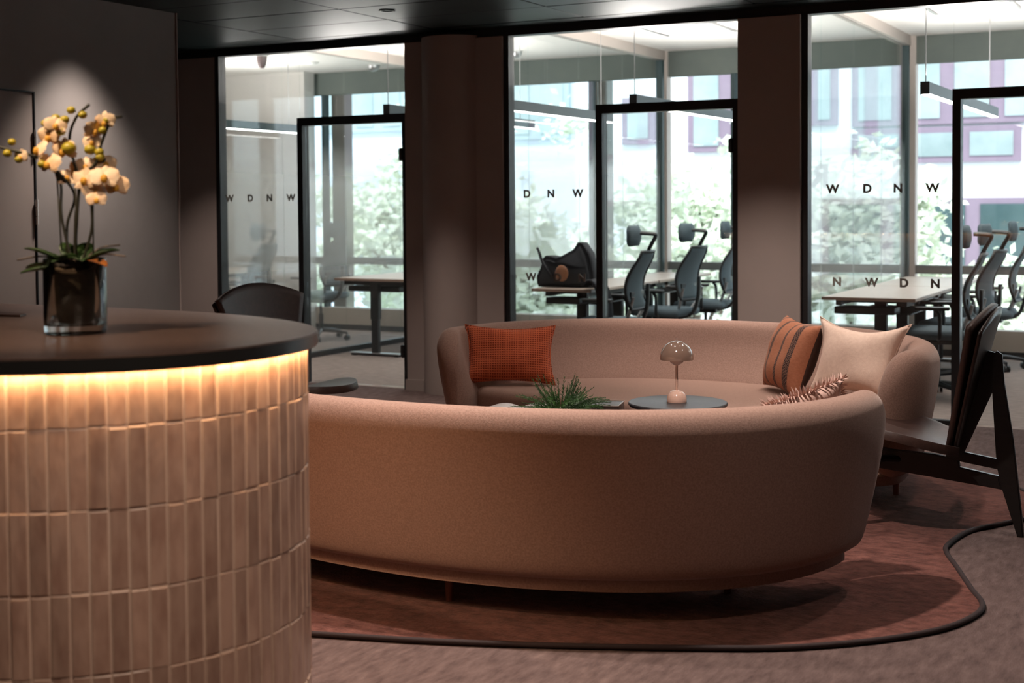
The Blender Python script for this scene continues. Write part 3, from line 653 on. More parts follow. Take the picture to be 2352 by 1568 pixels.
# ------------------------------------------------------------------ cushions
def cushion(name, label, m, w, h, th, origin, wdir, lean, piping=None, edge=.04, seed=1, back=None, fringe=None, flat=.5):
    """origin: bottom centre; wdir: horizontal width direction; lean: up direction"""
    rr_ = random.Random(seed); n = 26; bm = bmesh.new()
    ph = [rr_.uniform(0, 6) for _ in range(6)]
    def pos(u, v, side):
        # concave edges, pointed corners
        x = u*(w/2)*(1-edge*(1-v*v)*1.0*abs(u)**2); y = v*(h/2)*(1-edge*1.3*(1-u*u)*abs(v)**2)
        t = th/2*((1-abs(u)**2.6)*(1-abs(v)**2.6))**flat
        wr = .0035*sin(4*u+ph[0]+2.2*v)+.0025*sin(6*v+ph[1]-3*u)+.0012*sin(9*(u+.4*v)+ph[2])
        wr += -.010*math.exp(-((u-.1)**2)/.05)*math.exp(-((v-.9)**2)/.2)
        return Vector((x, y, side*(t+wr*min(1, t/th*4))))
    G = {}
    for side in (1, -1):
        for i in range(n+1):
            for j in range(n+1):
                if side == -1 and (i in (0, n) or j in (0, n)): G[side, i, j] = G[1, i, j]; continue
                G[side, i, j] = bm.verts.new(pos(-1+2*i/n, -1+2*j/n, side))
    for side in (1, -1):
        for i in range(n):
            for j in range(n):
                q = [G[side, i, j], G[side, i+1, j], G[side, i+1, j+1], G[side, i, j+1]]
                f = bm.faces.new(q if side == 1 else q[::-1]); f.material_index = 0 if side == 1 or not back else 1
    wd = Vector(wdir).normalized(); upv = Vector(lean).normalized(); upv = (upv-wd*upv.dot(wd)).normalized(); nz = wd.cross(upv)
    mt = Matrix(((wd.x, upv.x, nz.x, 0), (wd.y, upv.y, nz.y, 0), (wd.z, upv.z, nz.z, 0), (0, 0, 0, 1)))
    c = Vector(origin)+upv*(h/2)
    root = empty(name, (0, 0, 0), 0, label, 'cushion'); root.matrix_world = Matrix.Translation(c) @ mt
    mesh_obj('cover', bm, [m, back] if back else m, root, True)
    edgepts = [pos(-1+2*i/n, -1, 1) for i in range(n)]+[pos(1, -1+2*i/n, 1) for i in range(n)]+[pos(1-2*i/n, 1, 1) for i in range(n)]+[pos(-1, 1-2*i/n, 1) for i in range(n)]
    if piping:
        bm = bmesh.new(); e2 = edgepts+[edgepts[0]]; tube(bm, e2, .0042, 7, cap=False); mesh_obj('piping', bm, piping, root, True)
    if fringe:
        bm = bmesh.new(); k = 0
        for i, p in enumerate(edgepts*5):
            if i >= 5*len(edgepts)-1: break
            q = (edgepts*6)[i+1]; d = Vector((p.x/(w/2), p.y/(h/2), 0)).normalized()
            mid = p.lerp(q, rr_.random()); L_ = rr_.uniform(.018, .036); z = rr_.uniform(-.016, .016); sd_ = (q-p).normalized()*.0028
            v = [bm.verts.new(x) for x in (mid-sd_, mid+sd_, mid+d*L_*.6+sd_*1.4+Vector((0, 0, z)), mid+d*L_+Vector((0, 0, z*1.8)), mid+d*L_*.6-sd_*1.4+Vector((0, 0, z)))]
            bm.faces.new(v)
        tag(mesh_obj('ruffle', bm, fringe, root), kind='stuff')
    return root
SZ = .425+RZ
cushion('cushion', 'burnt orange waffle textured cushion leaning on left arm of far sofa', 'waffle', .51, .34, .13, (-3.57, 6.70, SZ+.01), (.88, .47, -.02), (-.34, .24, 1), piping='waffle', edge=.12, seed=3)
cushion('cushion', 'rust brown cushion with dark woven stripes at right end of far sofa', 'stripe', .42, .40, .19, (-2.14, 7.06, SZ+.005), (.66, -.75, -.06), (.16, .32, 1), back='underside', edge=.07, seed=5)
cushion('cushion', 'plain cream linen cushion in the right corner of far sofa', 'cream', .51, .43, .16, (-1.72, 6.86, SZ+.0), (.97, -.24, -.03), (.06, .34, 1), piping='cream', edge=.24, seed=8)
cushion('cushion', 'pale rose ruffled edge cushion peeking over the back of near sofa', 'ruffle', .36, .36, .12, (-1.50, 5.16, SZ-.02), (.60, .80, .22), (.32, -.30, 1), fringe='ruffle', edge=.05, seed=9)
# ------------------------------------------------------------------ side table with lamp
tx, ty, tz = -2.33, 6.06, .50
T1 = empty('side_table', (tx, ty, RZ), label='small round charcoal side table carrying the mushroom lamp between the sofas', cat='table')
bm = bmesh.new(); lathe(bm, [(0, .470), (.19, .470), (.226, .478), (.233, .486), (.234, .492), (.231, .497), (.226, .498), (.222, .4965), (0, .4965)], 72); mesh_obj('table_top', bm, 'table', T1, True, 40)
bm = bmesh.new(); lathe(bm, [(0, .02), (.02, .02), (.02, .47), (0, .47)], 24); mesh_obj('stem', bm, 'black', T1, True, 40)
bm = bmesh.new(); lathe(bm, [(0, 0), (.16, 0), (.16, .008), (.03, .02), (0, .02)], 48); mesh_obj('base', bm, 'black', T1, True, 40)
LP = empty('table_lamp', (tx-.005, ty+.0, RZ+.4968), label='glossy taupe mushroom table lamp with blush base on the round side table', cat='lamp')
bm = bmesh.new(); lathe(bm, [(0, 0), (.046, 0), (.0475, .006), (.046, .022), (.040, .038), (.028, .050), (.012, .056), (0, .057)], 48); mesh_obj('base', bm, 'lampbase', LP, True, 50)
bm = bmesh.new(); lathe(bm, [(0, .05), (.0062, .05), (.0062, .178), (0, .178)], 20); mesh_obj('stem', bm, 'lampbase', LP, True, 50)
bm = bmesh.new(); lathe(bm, [(0, .172), (.012, .175), (.026, .184), (.036, .195), (.0405, .205), (.0395, .207), (0, .2065)], 40); mesh_obj('lower_bowl', bm, 'bulb', LP, True, 50)
bm = bmesh.new(); prof = [(.0792*cos(t), .2065+.083*sin(t)) for t in [R(-4+94*k/20) for k in range(21)]]
inn = [(r_*.975 if r_ > 1e-3 else 0, (z-.2065)*.972+.2065) for r_, z in prof[::-1]]; prof[-1] = (0, prof[-1][1]); inn[0] = (0, inn[0][1])
lathe(bm, prof+inn[1:] if False else prof, 64); lathe(bm, inn, 64); 
mesh_obj('shade', bm, 'shade', LP, True, 60)
bm = bmesh.new(); lathe(bm, [(0, .2885), (.006, .289), (.006, .291), (.002, .292), (.002, .296), (.0035, .298), (0, .301)], 16); mesh_obj('finial', bm, 'chrome', LP, True, 50)
bm = bmesh.new(); lathe(bm, [(0, .0), (.004, .0), (.004, .030), (0, .030)], 12, (0, 0, .206)); mesh_obj('neck', bm, 'chrome', LP, True, 50)
# ------------------------------------------------------------------ coffee table, planter, fern, magazine
T2 = empty('coffee_table', (-2.93, 5.82, RZ), label='low round dark coffee table mostly hidden behind the near sofa', cat='table')
bm = bmesh.new(); lathe(bm, [(0, .375), (.40, .375), (.415, .385), (.415, .395), (.41, .40), (0, .40)], 72); mesh_obj('table_top', bm, 'table', T2, True, 40)
for k in range(3):
    a = 2*pi*k/3+.3; bm = bmesh.new(); tube(bm, [(.28*cos(a), .28*sin(a), 0), (.25*cos(a), .30*sin(a), .376)], .016, 12); mesh_obj('leg', bm, 'black', T2, True, 50)
PB = empty('planter_box', (-2.80, 5.98, RZ+.4002), R(14), 'dark wooden box planter with pale rim on the coffee table beside the fern', 'planter')
bm = bmesh.new(); box(bm, -.02, .20, -.09, .09, 0, .075, .003); mesh_obj('body', bm, 'tray', PB, True, 40)
bm = bmesh.new(); box(bm, -.021, .201, -.0915, -.0895, .040, .043); [box(bm, *q, .0755, .0785) for q in ((-.022, .202, -.0925, -.0885), (-.022, .202, .0885, .0925), (-.022, -.018, -.0925, .0925), (.198, .202, -.0925, .0925))]; mesh_obj('rim', bm, 'rim', PB)
MG = empty('magazine', (-3.16, 6.04, RZ+.4002), R(24), 'open pale magazine lying on the coffee table left of the fern', 'magazine')
for s in (-1, 1):
    bm = bmesh.new()
    for i in range(8):
        pass
    rows_ = []
    for i in range(9):
        t = i/8; x = s*.20*t; z = .030*math.sin(min(1, t*1.2)*pi)*.7+.004
        rows_.append([bm.verts.new((x, y, zz)) for y in (-.13, .13) for zz in (z, .0005)])
    for a_, b_ in zip(rows_, rows_[1:]):
        bm.faces.new((a_[0], a_[2], b_[2], b_[0])); bm.faces.new((a_[0], b_[0], b_[1], a_[1])); bm.faces.new((a_[2], a_[3], b_[3], b_[2]))
    bm.faces.new((rows_[-1][0], rows_[-1][2], rows_[-1][3], rows_[-1][1])); bmesh.ops.recalc_face_normals(bm, faces=bm.faces[:])
    mesh_obj('page', bm, 'page', MG, True, 40)
FN = empty('fern', (-2.81, 5.78, RZ+.4002), label='feathery dark green fern in a small bowl on the coffee table', cat='plant')
bm = bmesh.new(); lathe(bm, [(0, 0), (.035, 0), (.055, .03), (.058, .055), (.053, .055), (.045, .045), (0, .045)], 32); mesh_obj('bowl', bm, 'black', FN, True, 40)
rf = random.Random(4)
for k in range(150):
    bm = bmesh.new(); az = rf.uniform(0, 2*pi); el = rf.uniform(.15, 1.3); L_ = rf.uniform(.15, .255)*(1.0 if el < .8 else .92)
    d = Vector((cos(az)*cos(el), sin(az)*cos(el), sin(el))); b0 = Vector((cos(az)*.03, sin(az)*.03, .05)); pts = []
    for i in range(9):
        t = i/8; pts.append(b0+d*L_*t+Vector((0, 0, -L_*.30*t*t*cos(el))))
    tube(bm, pts, .0011, 4)
    for i in range(1, 9):
        for q in range(6):
            t = (i-1+q/6)/8; j0 = min(7, int(t*8)); p = pts[j0].lerp(pts[j0+1], t*8-j0); tt = (pts[j0+1]-pts[j0]).normalized()
            a = rf.uniform(0, 2*pi); s1 = tt.orthogonal().normalized(); s2 = tt.cross(s1); o_ = (s1*cos(a)+s2*sin(a)+tt*.8).normalized(); ln = rf.uniform(.016, .030)*(1-.4*t)
            sd_ = o_.cross(tt).normalized()*.0018
            bm.faces.new([bm.verts.new(x) for x in (p-sd_, p+sd_, p+o_*ln)])
    mesh_obj('frond', bm, 'fern', FN)
# ------------------------------------------------------------------ wooden shell lounge chairs
def lounge_chair(loc, rz, label):
    """local frame: seat faces -x, origin under the rear foot"""
    root = empty('lounge_chair', loc, rz, label, 'chair', None)
    # spine frame plate
    T = .016
    bm = bmesh.new()
    # rear leg
    extrude_poly(bm, [(-.125, .80), (-.095, .805), (-.085, .74), (-.065, .55), (-.012, .0), (.012, .0), (.0, .16), (-.035, .42), (-.062, .60), (-.075, .79), (-.10, .84), (-.13, .83)][::-1] if False else [(-.135, .76), (-.120, .64), (-.098, .30), (-.075, .20), (-.012, .0), (.014, .0), (.006, .10), (-.030, .42), (-.068, .66), (-.078, .785), (-.10, .80)], -T, T, 'xz', .006)
    mesh_obj('rear_leg', bm, 'framewood', root, True, 35)
    # spine strut up to the backrest
    bm = bmesh.new(); extrude_poly(bm, [(-.30, .27), (-.235, .345), (-.118, .62), (-.098, .79), (-.14, .80), (-.20, .62), (-.31, .33)], -T*.95, T*.95, 'xz', .004)
    mesh_obj('back_strut', bm, 'framewood', root, True, 35)
    # crossbar and lower rail with the open slot between them
    bm = bmesh.new(); extrude_poly(bm, [(-.31, .355), (-.23, .352), (-.085, .330), (-.078, .285), (-.29, .315)], -T*.9, T*.9, 'xz', .004)
    mesh_obj('upper_rail', bm, 'framewood', root, True, 35)
    bm = bmesh.new(); extrude_poly(bm, [(-.90, .375), (-.66, .345), (-.36, .335), (-.255, .318), (-.25, .285), (-.09, .258), (-.075, .20), (-.40, .235), (-.68, .262), (-.92, .305)], -T, T, 'xz', .005)
    mesh_obj('lower_rail', bm, 'framewood', root, True, 35)
    # two bent front legs
    for s in (-1, 1):
        bm = bmesh.new(); tube(bm, bez([(-.52, 0, .30), (-.60, s*.13, .31), (-.72, s*.24, .25), (-.78, s*.28, .0125 if loc[2] < .01 else 0)], 7), [.026]*8+[.024]*7+[.018]*7, 8, flat=(.6, 1)); mesh_obj('front_leg', bm, 'framewood', root, True, 50)
    # shells: curved backrest (two layers) and winged seat
    def shell(name, m, fx, zlo, zhi, wtop, wbot, curv, thick, lift=0, tilt=.17, parent=root, drop=.05):
        bm = bmesh.new(); nu, nv = 24, 18; g = []
        for j in range(nv+1):
            v = j/nv; row = []
            w = wbot+(wtop-wbot)*v**.75
            for i in range(nu+1):
                u = -1+2*i/nu; y = u*w
                x = fx+tilt*(v)-curv*(y/.3)**2+lift
                z = zlo+(zhi-zlo)*v-drop*abs(u)**2.0*v
                row.append(bm.verts.new((x, y, z)))
            g.append(row)
        for j in range(nv):
            for i in range(nu): bm.faces.new((g[j][i], g[j][i+1], g[j+1][i+1], g[j+1][i]))
        o = mesh_obj(name, bm, m, parent, True); q = o.modifiers.new('solid', 'SOLIDIFY'); q.thickness = thick; q.offset = 0
        return o
    shell('backrest', 'chairwood', -.262, .36, .99, .325, .085, .035, .012, drop=.085)
    tag(shell('backrest_pad', 'leather', -.288, .36, 1.003, .335, .082, .050, .022, drop=.075, tilt=.175), label='dark brown leather pad facing the seat')
    bm = bmesh.new(); nu, nv = 28, 16; g = []
    for j in range(nv+1):
        v = j/nv; row = []
        wloc = .29*sin(pi*(v*.80+.12))**.55
        for i in range(nu+1):
            u = -1+2*i/nu; y = u*wloc
            x = -.80+.50*v+.06*abs(u)**2; z = .468-.120*v+.035*abs(y/.37)**2.2-.03*(1-v)**3
            row.append(bm.verts.new((x, y, z)))
        g.append(row)
    for j in range(nv):
        for i in range(nu): bm.faces.new((g[j][i], g[j][i+1], g[j+1][i+1], g[j+1][i]))
    o = mesh_obj('seat', bm, 'leather', root, True); q = o.modifiers.new('solid', 'SOLIDIFY'); q.thickness = .040
    bv = o.modifiers.new('bev', 'BEVEL'); bv.width = .008; bv.segments = 2
    bm = bmesh.new(); tube(bm, [(-.30, -.0, .345), (-.30, .0, .38)], .012, 8); mesh_obj('bolt', bm, 'hinge', root, True)
    return root
lounge_chair((-.815, 6.20, 0), R(2), 'dark wooden shell lounge chair with A-shaped rear leg at the right edge')
lounge_chair((-4.99, 6.12, RZ), R(180-7), 'dark shell lounge chair partly hidden behind reception desk, facing right')
# ------------------------------------------------------------------ office desks
def desk_unit(x0, x1, y0, y1, legs, label):
    root = empty('standing_desk', ((x0+x1)/2, (y0+y1)/2, 0), label=label, cat='desk', group=None)
    w = (x1-x0)/2; l = (y1-y0)/2
    tag(BX('desk_top', 'officetop', -w, w, -l, l, .722, .747, root, bev=.003), label='pale desk top')
    BX('edge_band', 'deskedge', -w, w, -l-.0015, -l, .724, .745, root)
    bm = bmesh.new(); box(bm, -w+.08, -w+.12, -l+.1, l-.1, .68, .72); box(bm, w-.12, w-.08, -l+.1, l-.1, .68, .72); mesh_obj('under_frame', bm, 'plastic', root)
    bm = bmesh.new(); box(bm, -w+.05, w-.18, -l+.16, -l+.34, .61, .665, .01); box(bm, -w+.1, w-.1, -l+.34, l-.3, .60, .61); mesh_obj('cable_tray', bm, 'plastic', root, True, 40)
    for yy in legs:
        y = yy-(y0+y1)/2
        bm = bmesh.new(); box(bm, -.045, .045, y-.03, y+.03, .35, .70, .004); box(bm, -.036, .036, y-.023, y+.023, .03, .36); box(bm, -w+.06, w-.06, y-.02, y+.02, .68, .722)
        mesh_obj('leg', bm, 'plastic', root)
        bm = bmesh.new(); box(bm, -.29, .29, y-.035, y+.035, .018, .03, .003); mesh_obj('foot', bm, 'alu', root)
        bm = bmesh.new(); box(bm, -.27, .27, y-.03, y+.03, .006, .018); box(bm, -.27, -.22, y-.03, y+.03, 0, .006); box(bm, .22, .27, y-.03, y+.03, 0, .006); mesh_obj('foot_pad', bm, 'plastic', root)
desk_unit(-7.72, -6.90, 10.90, 12.9, (11.0, 12.6), 'pale topped standing desk with black legs in the left glazed office')
desk_unit(-5.18, -4.64, 10.12, 11.6, (10.55, 11.3), 'pale standing desk under the black bag in middle office')
desk_unit(-5.18, -4.64, 11.62, 13.0, (12.0, 12.7), 'pale standing desk behind the bag desk in middle office')
desk_unit(-2.72, -2.04, 10.02, 11.5, (10.45, 11.2), 'pale standing desk nearest the glass in right office')
desk_unit(-2.72, -2.04, 11.52, 13.0, (11.9, 12.7), 'pale standing desk by the window in right office')
desk_unit(-10.2, -9.5, 10.6, 12.4, (10.8, 12.2), 'standing desk seen dimly through left etched partition')
# ------------------------------------------------------------------ office chairs (face -x)
def office_chair():
    root = empty('office_chair', (0, 0, 0), label='', cat='office chair', group=None)
    bm = bmesh.new()
    for k in range(5):
        a = 2*pi*k/5+.3; d = Vector((cos(a), sin(a), 0)); tube(bm, [d*.03+Vector((0, 0, .105)), d*.18+Vector((0, 0, .095)), d*.30+Vector((0, 0, .075))], [.024, .018, .013], 8)
    mesh_obj('star_base', bm, 'plastic', root, True, 50)
    for k in range(5):
        a = 2*pi*k/5+.3; bm = bmesh.new(); d = Vector((cos(a), sin(a), 0)); s_ = Vector((-sin(a), cos(a), 0)); c = d*.30+Vector((0, 0, .028))
        tube(bm, [c-s_*.024, c-s_*.006], .028, 14); tube(bm, [c+s_*.006, c+s_*.024], .028, 14); tube(bm, [c+Vector((0, 0, .02)), c+Vector((0, 0, .06))], .010, 8)
        mesh_obj('caster', bm, 'plastic', root, True, 50)
    bm = bmesh.new(); tube(bm, [(0, 0, .09), (0, 0, .28)], .026, 14); tube(bm, [(0, 0, .26), (0, 0, .43)], .015, 12); mesh_obj('gas_lift', bm, 'plastic', root, True, 50)
    bm = bmesh.new(); box(bm, -.10, .12, -.09, .09, .40, .445, .01); mesh_obj('tilt_mechanism', bm, 'plastic', root, True, 40)
    bm = bmesh.new(); box(bm, -.26, .22, -.24, .24, .445, .515, .03); mesh_obj('seat', bm, 'mesh', root, True, 50)
    # back: frame ring + mesh panel
    def bp(u, v): # u -1..1 lateral, v 0..1 up
        z = .60+.46*v; w = (.205+.03*sin(pi*v)-.045*v*v); x = .235-.055*sin(pi*min(1, v*1.15))*1.0+.075*v*v+.035*(1-u*u)
        return Vector((x, u*w, z))
    ring = [bp(-1, t/10) for t in range(11)]+[bp(-1+2*t/8, 1) for t in range(1, 8)]+[bp(1, 1-t/10) for t in range(11)]+[bp(1-2*t/8, 0) for t in range(1, 8)]
    bm = bmesh.new(); tube(bm, ring+[ring[0]], .013, 8, cap=False); mesh_obj('back_frame', bm, 'plastic', root, True, 60)
    bm = bmesh.new(); g = [[bm.verts.new(bp(-1+2*i/10, j/12)) for i in range(11)] for j in range(13)]
    for j in range(12):
        for i in range(10): bm.faces.new((g[j][i], g[j][i+1], g[j+1][i+1], g[j+1][i]))
    o = mesh_obj('back_mesh', bm, 'mesh', root, True); o.modifiers.new('s', 'SOLIDIFY').thickness = .006
    # aluminium support arms down to the seat
    bm = bmesh.new(); tube(bm, bez([(.31, 0, .80), (.30, 0, .62), (.24, 0, .47), (.10, 0, .425)], 5), .022, 8, flat=(.7, 1.3)); mesh_obj('back_support', bm, 'plastic', root, True, 50)
    for s in (-1, 1):
        bm = bmesh.new(); tube(bm, bez([(.25, s*.20, .70), (.22, s*.19, .60), (.16, s*.12, .48)], 5), .014, 8); mesh_obj('support_arm', bm, 'alu', root, True, 50)
    bm = bmesh.new(); box(bm, .205, .225, -.17, .17, .66, .74, .008); mesh_obj('lumbar_pad', bm, 'plastic', root, True, 40)
    # headrest on its bracket
    bm = bmesh.new(); tube(bm, bez([(.285, 0, 1.0), (.33, 0, 1.10), (.375, 0, 1.185), (.34, 0, 1.20), (.25, 0, 1.205)], 5), .016, 8, flat=(1, 1.4)); mesh_obj('headrest_bracket', bm, 'plastic', root, True, 60)
    bm = bmesh.new(); g = []
    for j in range(9):
        v = -1+2*j/8; row = []
        for i in range(13):
            u = -1+2*i/12; w = .15*sqrt(max(.05, 1-abs(v)**3*.5)); row.append(bm.verts.new((.225-.035*u*u-.015*v*v, u*w, 1.185+.075*v)))
        g.append(row)
    for j in range(8):
        for i in range(12): bm.faces.new((g[j][i], g[j][i+1], g[j+1][i+1], g[j+1][i]))
    o = mesh_obj('headrest', bm, 'mesh', root, True); q = o.modifiers.new('s', 'SOLIDIFY'); q.thickness = .03; q.offset = 0
    for s in (-1, 1):
        bm = bmesh.new(); tube(bm, bez([(.02, s*.22, .45), (.03, s*.29, .48), (.03, s*.295, .62), (.0, s*.295, .67)], 5), .014, 8); box(bm, -.14, .10, s*.295-.035, s*.295+.035, .665, .69, .008); mesh_obj('armrest', bm, 'plastic', root, True, 50)
    return root
oc0 = office_chair()
spots = [(-4.50, 10.22, 5, 'black mesh office chair nearest the glass in the middle office'),
         (-4.50, 11.45, -4, 'second black mesh office chair along the middle office desks'),
         (-4.50, 12.45, 6, 'black mesh office chair by the window in the middle office'),
         (-1.95, 10.35, 8, 'black mesh office chair behind door frame in the right office, nearest'),
         (-1.93, 11.15, -6, 'black mesh office chair second along the right office desks'),
         (-1.90, 12.35, 3, 'black mesh office chair by the window in the right office'),
         (-8.85, 10.9, 10, 'office chair seen dimly behind the left etched partition, nearer one'),
         (-8.75, 12.1, -5, 'office chair seen dimly behind the left etched partition, by the window')]
for i, (x, y, a, lb) in enumerate(spots):
    if i == 0:
        oc0.location = (x, y, 0); oc0.rotation_euler = (0, 0, R(a)); oc0['label'] = lb; oc0['group'] = 'office chairs along the desks'
    else: dup(oc0, (x, y, 0), R(a), lb)
# ------------------------------------------------------------------ black bag on the middle desk
BG = empty('bag', (-4.96, 10.42, .7475), label='slumped black fabric bag on the desk in the middle office', cat='bag')
bm = bmesh.new(); extrude_poly(bm, [(-.27, 0), (-.285, .10), (-.24, .24), (-.20, .262), (-.10, .245), (-.04, .27), (.04, .31), (.09, .375), (.13, .378), (.19, .28), (.235, .12), (.24, 0)], -.10, .10, 'xz', .035)
bmesh.ops.subdivide_edges(bm, edges=bm.edges[:], cuts=2, use_grid_fill=True)
for v in bm.verts:
    if v.co.z > .01: v.co += Vector((.006*sin(23*v.co.z+9*v.co.x), .016*sin(15*v.co.x+11*v.co.z)*(1 if v.co.y > 0 else -1), .005*sin(31*v.co.x)))
mesh_obj('body', bm, 'fabricblack', BG, True)
bm = bmesh.new(); tube(bm, bez([(-.12, -.10, .08), (-.20, -.12, .20), (-.25, -.10, .30), (-.29, -.05, .325)], 6), .012, 8); mesh_obj('strap', bm, 'fabricblack', BG, True)
bm = bmesh.new(); bmesh.ops.create_icosphere(bm, subdivisions=3, radius=.055, matrix=Matrix.Translation((-.02, -.135, .12)) @ Matrix.Diagonal((1.1, .4, 1.25, 1))); mesh_obj('tan_patch', bm, 'tan', BG, True)
CT = empty('coat', (-4.60, 10.17, 0), label='dark coat hanging off the desk corner beside the black bag', cat='coat')
bm = bmesh.new(); prof = bez([(-.095, 0, .770), (-.06, 0, .80), (-.01, 0, .80), (.035, 0, .72), (.05, 0, .58), (.045, 0, .44), (.06, 0, .33)], 4); g = []
for i_, p in enumerate(prof):
    g.append([bm.verts.new((p.x+.010*sin(6*j_/3+i_*.2), (j_/9-.5)*(.20+.004*i_), p.z+.006*sin(j_*1.3))) for j_ in range(10)])
for a_, b_ in zip(g, g[1:]):
    for j_ in range(9): bm.faces.new((a_[j_], a_[j_+1], b_[j_+1], b_[j_]))
o = mesh_obj('cloth', bm, 'fabricblack', CT, True); o.modifiers.new('s', 'SOLIDIFY').thickness = .022
# ------------------------------------------------------------------ pendants and ceiling devices
def pendant(x, y0, y1, z, label):
    root = empty('pendant_light', (x, (y0+y1)/2, z), label=label, cat='pendant light', group=None); l = (y1-y0)/2
    BX('housing', 'pend', -.030, .030, -l, l, .006, .085, root, bev=.002); BX('diffuser', 'lampled', -.026, .026, -l+.005, l-.005, 0, .006, root)
    BX('end_cap', 'black', -.031, .031, -l-.004, -l, .0, .087, root)
    for yy in (-l*.98, l*.8):
        bm = bmesh.new(); tube(bm, [(0, yy, .085), (0, yy, ZO-z)], .004, 6); mesh_obj('cable', bm, 'alu', root)
for a in [(-8.6, 9.4, 11.6, 2.19, 'linear pendant light crossing the fixed pane of the left office'), (-6.22, 9.55, 12.2, 2.19, 'linear pendant light above the door of the left office'), (-4.98, 9.3, 11.3, 2.165, 'linear pendant light over the desks of the middle office'), (-4.02, 9.55, 12.3, 2.176, 'linear pendant light above the door of the middle office'),
          (-1.89, 9.57, 12.6, 2.17, 'linear pendant light with bright underside in the right office')]:
    pendant(*a)
# unseen area lamps added to brighten the office ceiling, separate from the pendants
for x, y in ((-6.9, 10.8), (-4.2, 10.8), (-1.8, 10.8), (.8, 10.8), (-9.5, 10.8)):
    d = bpy.data.lights.new('ceiling_fill', 'AREA'); d.shape = 'RECTANGLE'; d.size = .3; d.size_y = 2.4; d.energy = 95; d.color = (1, .93, .88)
    o = bpy.data.objects.new('ceiling_fill', d); COL.objects.link(o); o.location = (x, y, 2.30); o.rotation_euler = (pi, 0, 0)
def detector(x, y, m, r_, h, label, cat='smoke detector', name='smoke_detector'):
    root = empty(name, (x, y, ZO), label=label, cat=cat)
    bm = bmesh.new(); lathe(bm, [(0, 0), (r_, 0), (r_, -h*.35), (r_*.8, -h*.75), (r_*.35, -h), (0, -h)], 24); bmesh.ops.recalc_face_normals(bm, faces=bm.faces[:]); mesh_obj('body', bm, m, root, True, 50)
    bm = bmesh.new(); lathe(bm, [(0, 0), (r_*1.15, 0), (r_*1.15, -.008), (0, -.008)], 24); bmesh.ops.recalc_face_normals(bm, faces=bm.faces[:]); mesh_obj('base_plate', bm, 'whiteplastic', root, True, 40)
detector(-8.95, 11.4, 'redsound', .055, .13, 'dark red alarm sounder on the left office ceiling', 'alarm', 'alarm_sounder')
detector(-8.9, 12.2, 'whiteplastic', .07, .03, 'pale flat detector behind the red sounder on office ceiling')
detector(-8.5, 12.8, 'alu', .07, .07, 'grey detector at the window side of left office ceiling')
detector(-6.5, 12.4, 'alu', .06, .07, 'grey detector on ceiling seen through middle office glass')
for x, y in ((-4.35, 11.6), (-1.9, 11.4)):
    root = empty('ceiling_hatch', (x, y, ZO), label='square access panel in the %s office ceiling' % ('middle' if x < -3 else 'right'), cat='hatch')
    BX('panel', 'white', -.3, .3, -.3, .3, -.012, 0, root); bm = bmesh.new(); box(bm, .31, .34, -.34, .34, -.02, 0); box(bm, -.34, -.31, -.34, .34, -.02, 0); mesh_obj('frame', bm, 'alu', root)
# lounge downlight fittings, drawn for the added spots too
for i, (x, y, z) in enumerate(DOWN):
    o = empty('downlight', (x, y, ZC), label='small round recessed downlight in the dark lounge ceiling', cat='downlight', group='recessed downlights in the lounge ceiling')
    bm = bmesh.new(); lathe(bm, [(.042, 0), (.055, -.002), (.055, -.006), (.040, -.004)], 28); bmesh.ops.recalc_face_normals(bm, faces=bm.faces[:]); mesh_obj('trim_ring', bm, 'black', o, True)
# ------------------------------------------------------------------ outside
struct('ground', 'street', -60, 40, YO+.4, 60, -3.1, -3.0)
def facade(x0, x1, y, z0, z1, wallm, label, wins, th=.4):
    root = empty('building', ((x0+x1)/2, y, z0), label=label, cat='building')
    ox = (x0+x1)/2
    BX('wall', wallm, x0-ox, x1-ox, 0, th, 0, z1-z0, root)
    for (xa, xb, za, zb, fm, gm, nx_, nz_) in wins:
        w = BX('window', fm, xa-ox, xb-ox, -.12, 0, za-z0, zb-z0, root)
        cw = (xb-xa)/nx_; ch = (zb-za)/nz_
        for i in range(nx_):
            for j in range(nz_):
                o = BX('pane', gm, xa-ox+cw*i+.14, xa-ox+cw*(i+1)-.14, -.15, -.12, za-z0+ch*j+.12, za-z0+ch*(j+1)-.12); o.parent = w
    return root
facade(-8.4, 6, 28, -3, 9, 'ext', 'white rendered building with mauve window bands seen through the right office', [(-7.0+.05, -3.2, 2.95, 4.5, 'mauve', 'extpane', 4, 1), (-7.0+.05, -3.7, 2.2, 2.9, 'mauve', 'extpane', 3, 1), (-5.9, 2.0, -.4, 1.5, 'mauve', 'extpanedark', 6, 1), (-8.3, -7.25, 3.0, 4.3, 'mauve', 'extpane', 2, 1), (-3.0, 5, 2.4, 4.5, 'mauve', 'extpane', 6, 1)])
facade(-12.9, -8.4, 27.4, -3, 9, 'ext', 'white rendered building with mauve windows seen through the middle office', [(-11.75, -11.0, 2.7, 3.7, 'mauve', 'extpane', 1, 1), (-10.25, -8.6, 2.5, 4.4, 'mauve', 'extpane', 2, 1), (-10.1, -8.6, .2, 1.5, 'mauve', 'extpane', 1, 1), (-12.2, -12.05, 3.95, 4.1, 'extgrey', 'extpane', 1, 1)])
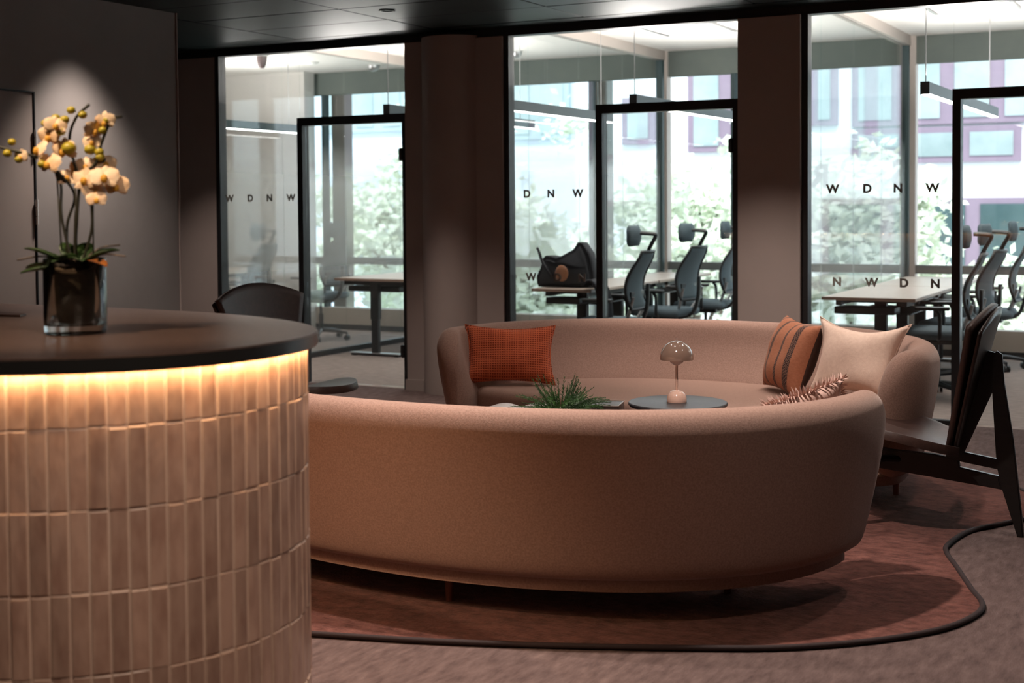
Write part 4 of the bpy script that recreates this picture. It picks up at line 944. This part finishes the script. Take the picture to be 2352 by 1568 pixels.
facade(-22, -12.9, 27.8, -3, 9, 'extblue', 'pale blue glazed building behind the trees on the left', [(-14.9, -13.2, 2.9, 4.4, 'extgrey', 'extpane', 2, 1), (-19.8, -17.5, 3.2, 4.6, 'extgrey', 'extpane', 3, 1), (-17, -15.4, 3.0, 4.4, 'mauve', 'extpane', 2, 1)])
def tree(x, y, r_, zc, label, seed, n=9000):
    rr_ = random.Random(seed); root = empty('tree', (x, y, -3), label=label, cat='tree', group=None)
    bm = bmesh.new(); tube(bm, [(0, 0, 0), (.05, .02, 1.2), (0, .05, zc+3)], [.14, .11, .05], 8)
    for k in range(7):
        a = k*.9; tube(bm, [(0, 0, 1.6+.2*k), (cos(a)*r_*.6, sin(a)*r_*.6, zc+3+.3*sin(k*2.1))], [.05, .015], 6)
    mesh_obj('trunk', bm, 'bark', root, True)
    bm = bmesh.new(); cl_ = [(rr_.gauss(0, r_*.45), rr_.gauss(0, r_*.4), rr_.gauss(zc+3, r_*.38)) for _ in range(60)]
    for i in range(n):
        c = rr_.choice(cl_); p = Vector((rr_.gauss(c[0], .2), rr_.gauss(c[1], .2), rr_.gauss(c[2], .17))); s = rr_.uniform(.07, .12)
        d = Vector((rr_.gauss(0, 1), rr_.gauss(0, 1), rr_.gauss(0, .6))).normalized(); q = d.orthogonal().normalized()
        bm.faces.new([bm.verts.new(v) for v in (p-d*s, p+q*s*.5, p+d*s, p-q*s*.5)])
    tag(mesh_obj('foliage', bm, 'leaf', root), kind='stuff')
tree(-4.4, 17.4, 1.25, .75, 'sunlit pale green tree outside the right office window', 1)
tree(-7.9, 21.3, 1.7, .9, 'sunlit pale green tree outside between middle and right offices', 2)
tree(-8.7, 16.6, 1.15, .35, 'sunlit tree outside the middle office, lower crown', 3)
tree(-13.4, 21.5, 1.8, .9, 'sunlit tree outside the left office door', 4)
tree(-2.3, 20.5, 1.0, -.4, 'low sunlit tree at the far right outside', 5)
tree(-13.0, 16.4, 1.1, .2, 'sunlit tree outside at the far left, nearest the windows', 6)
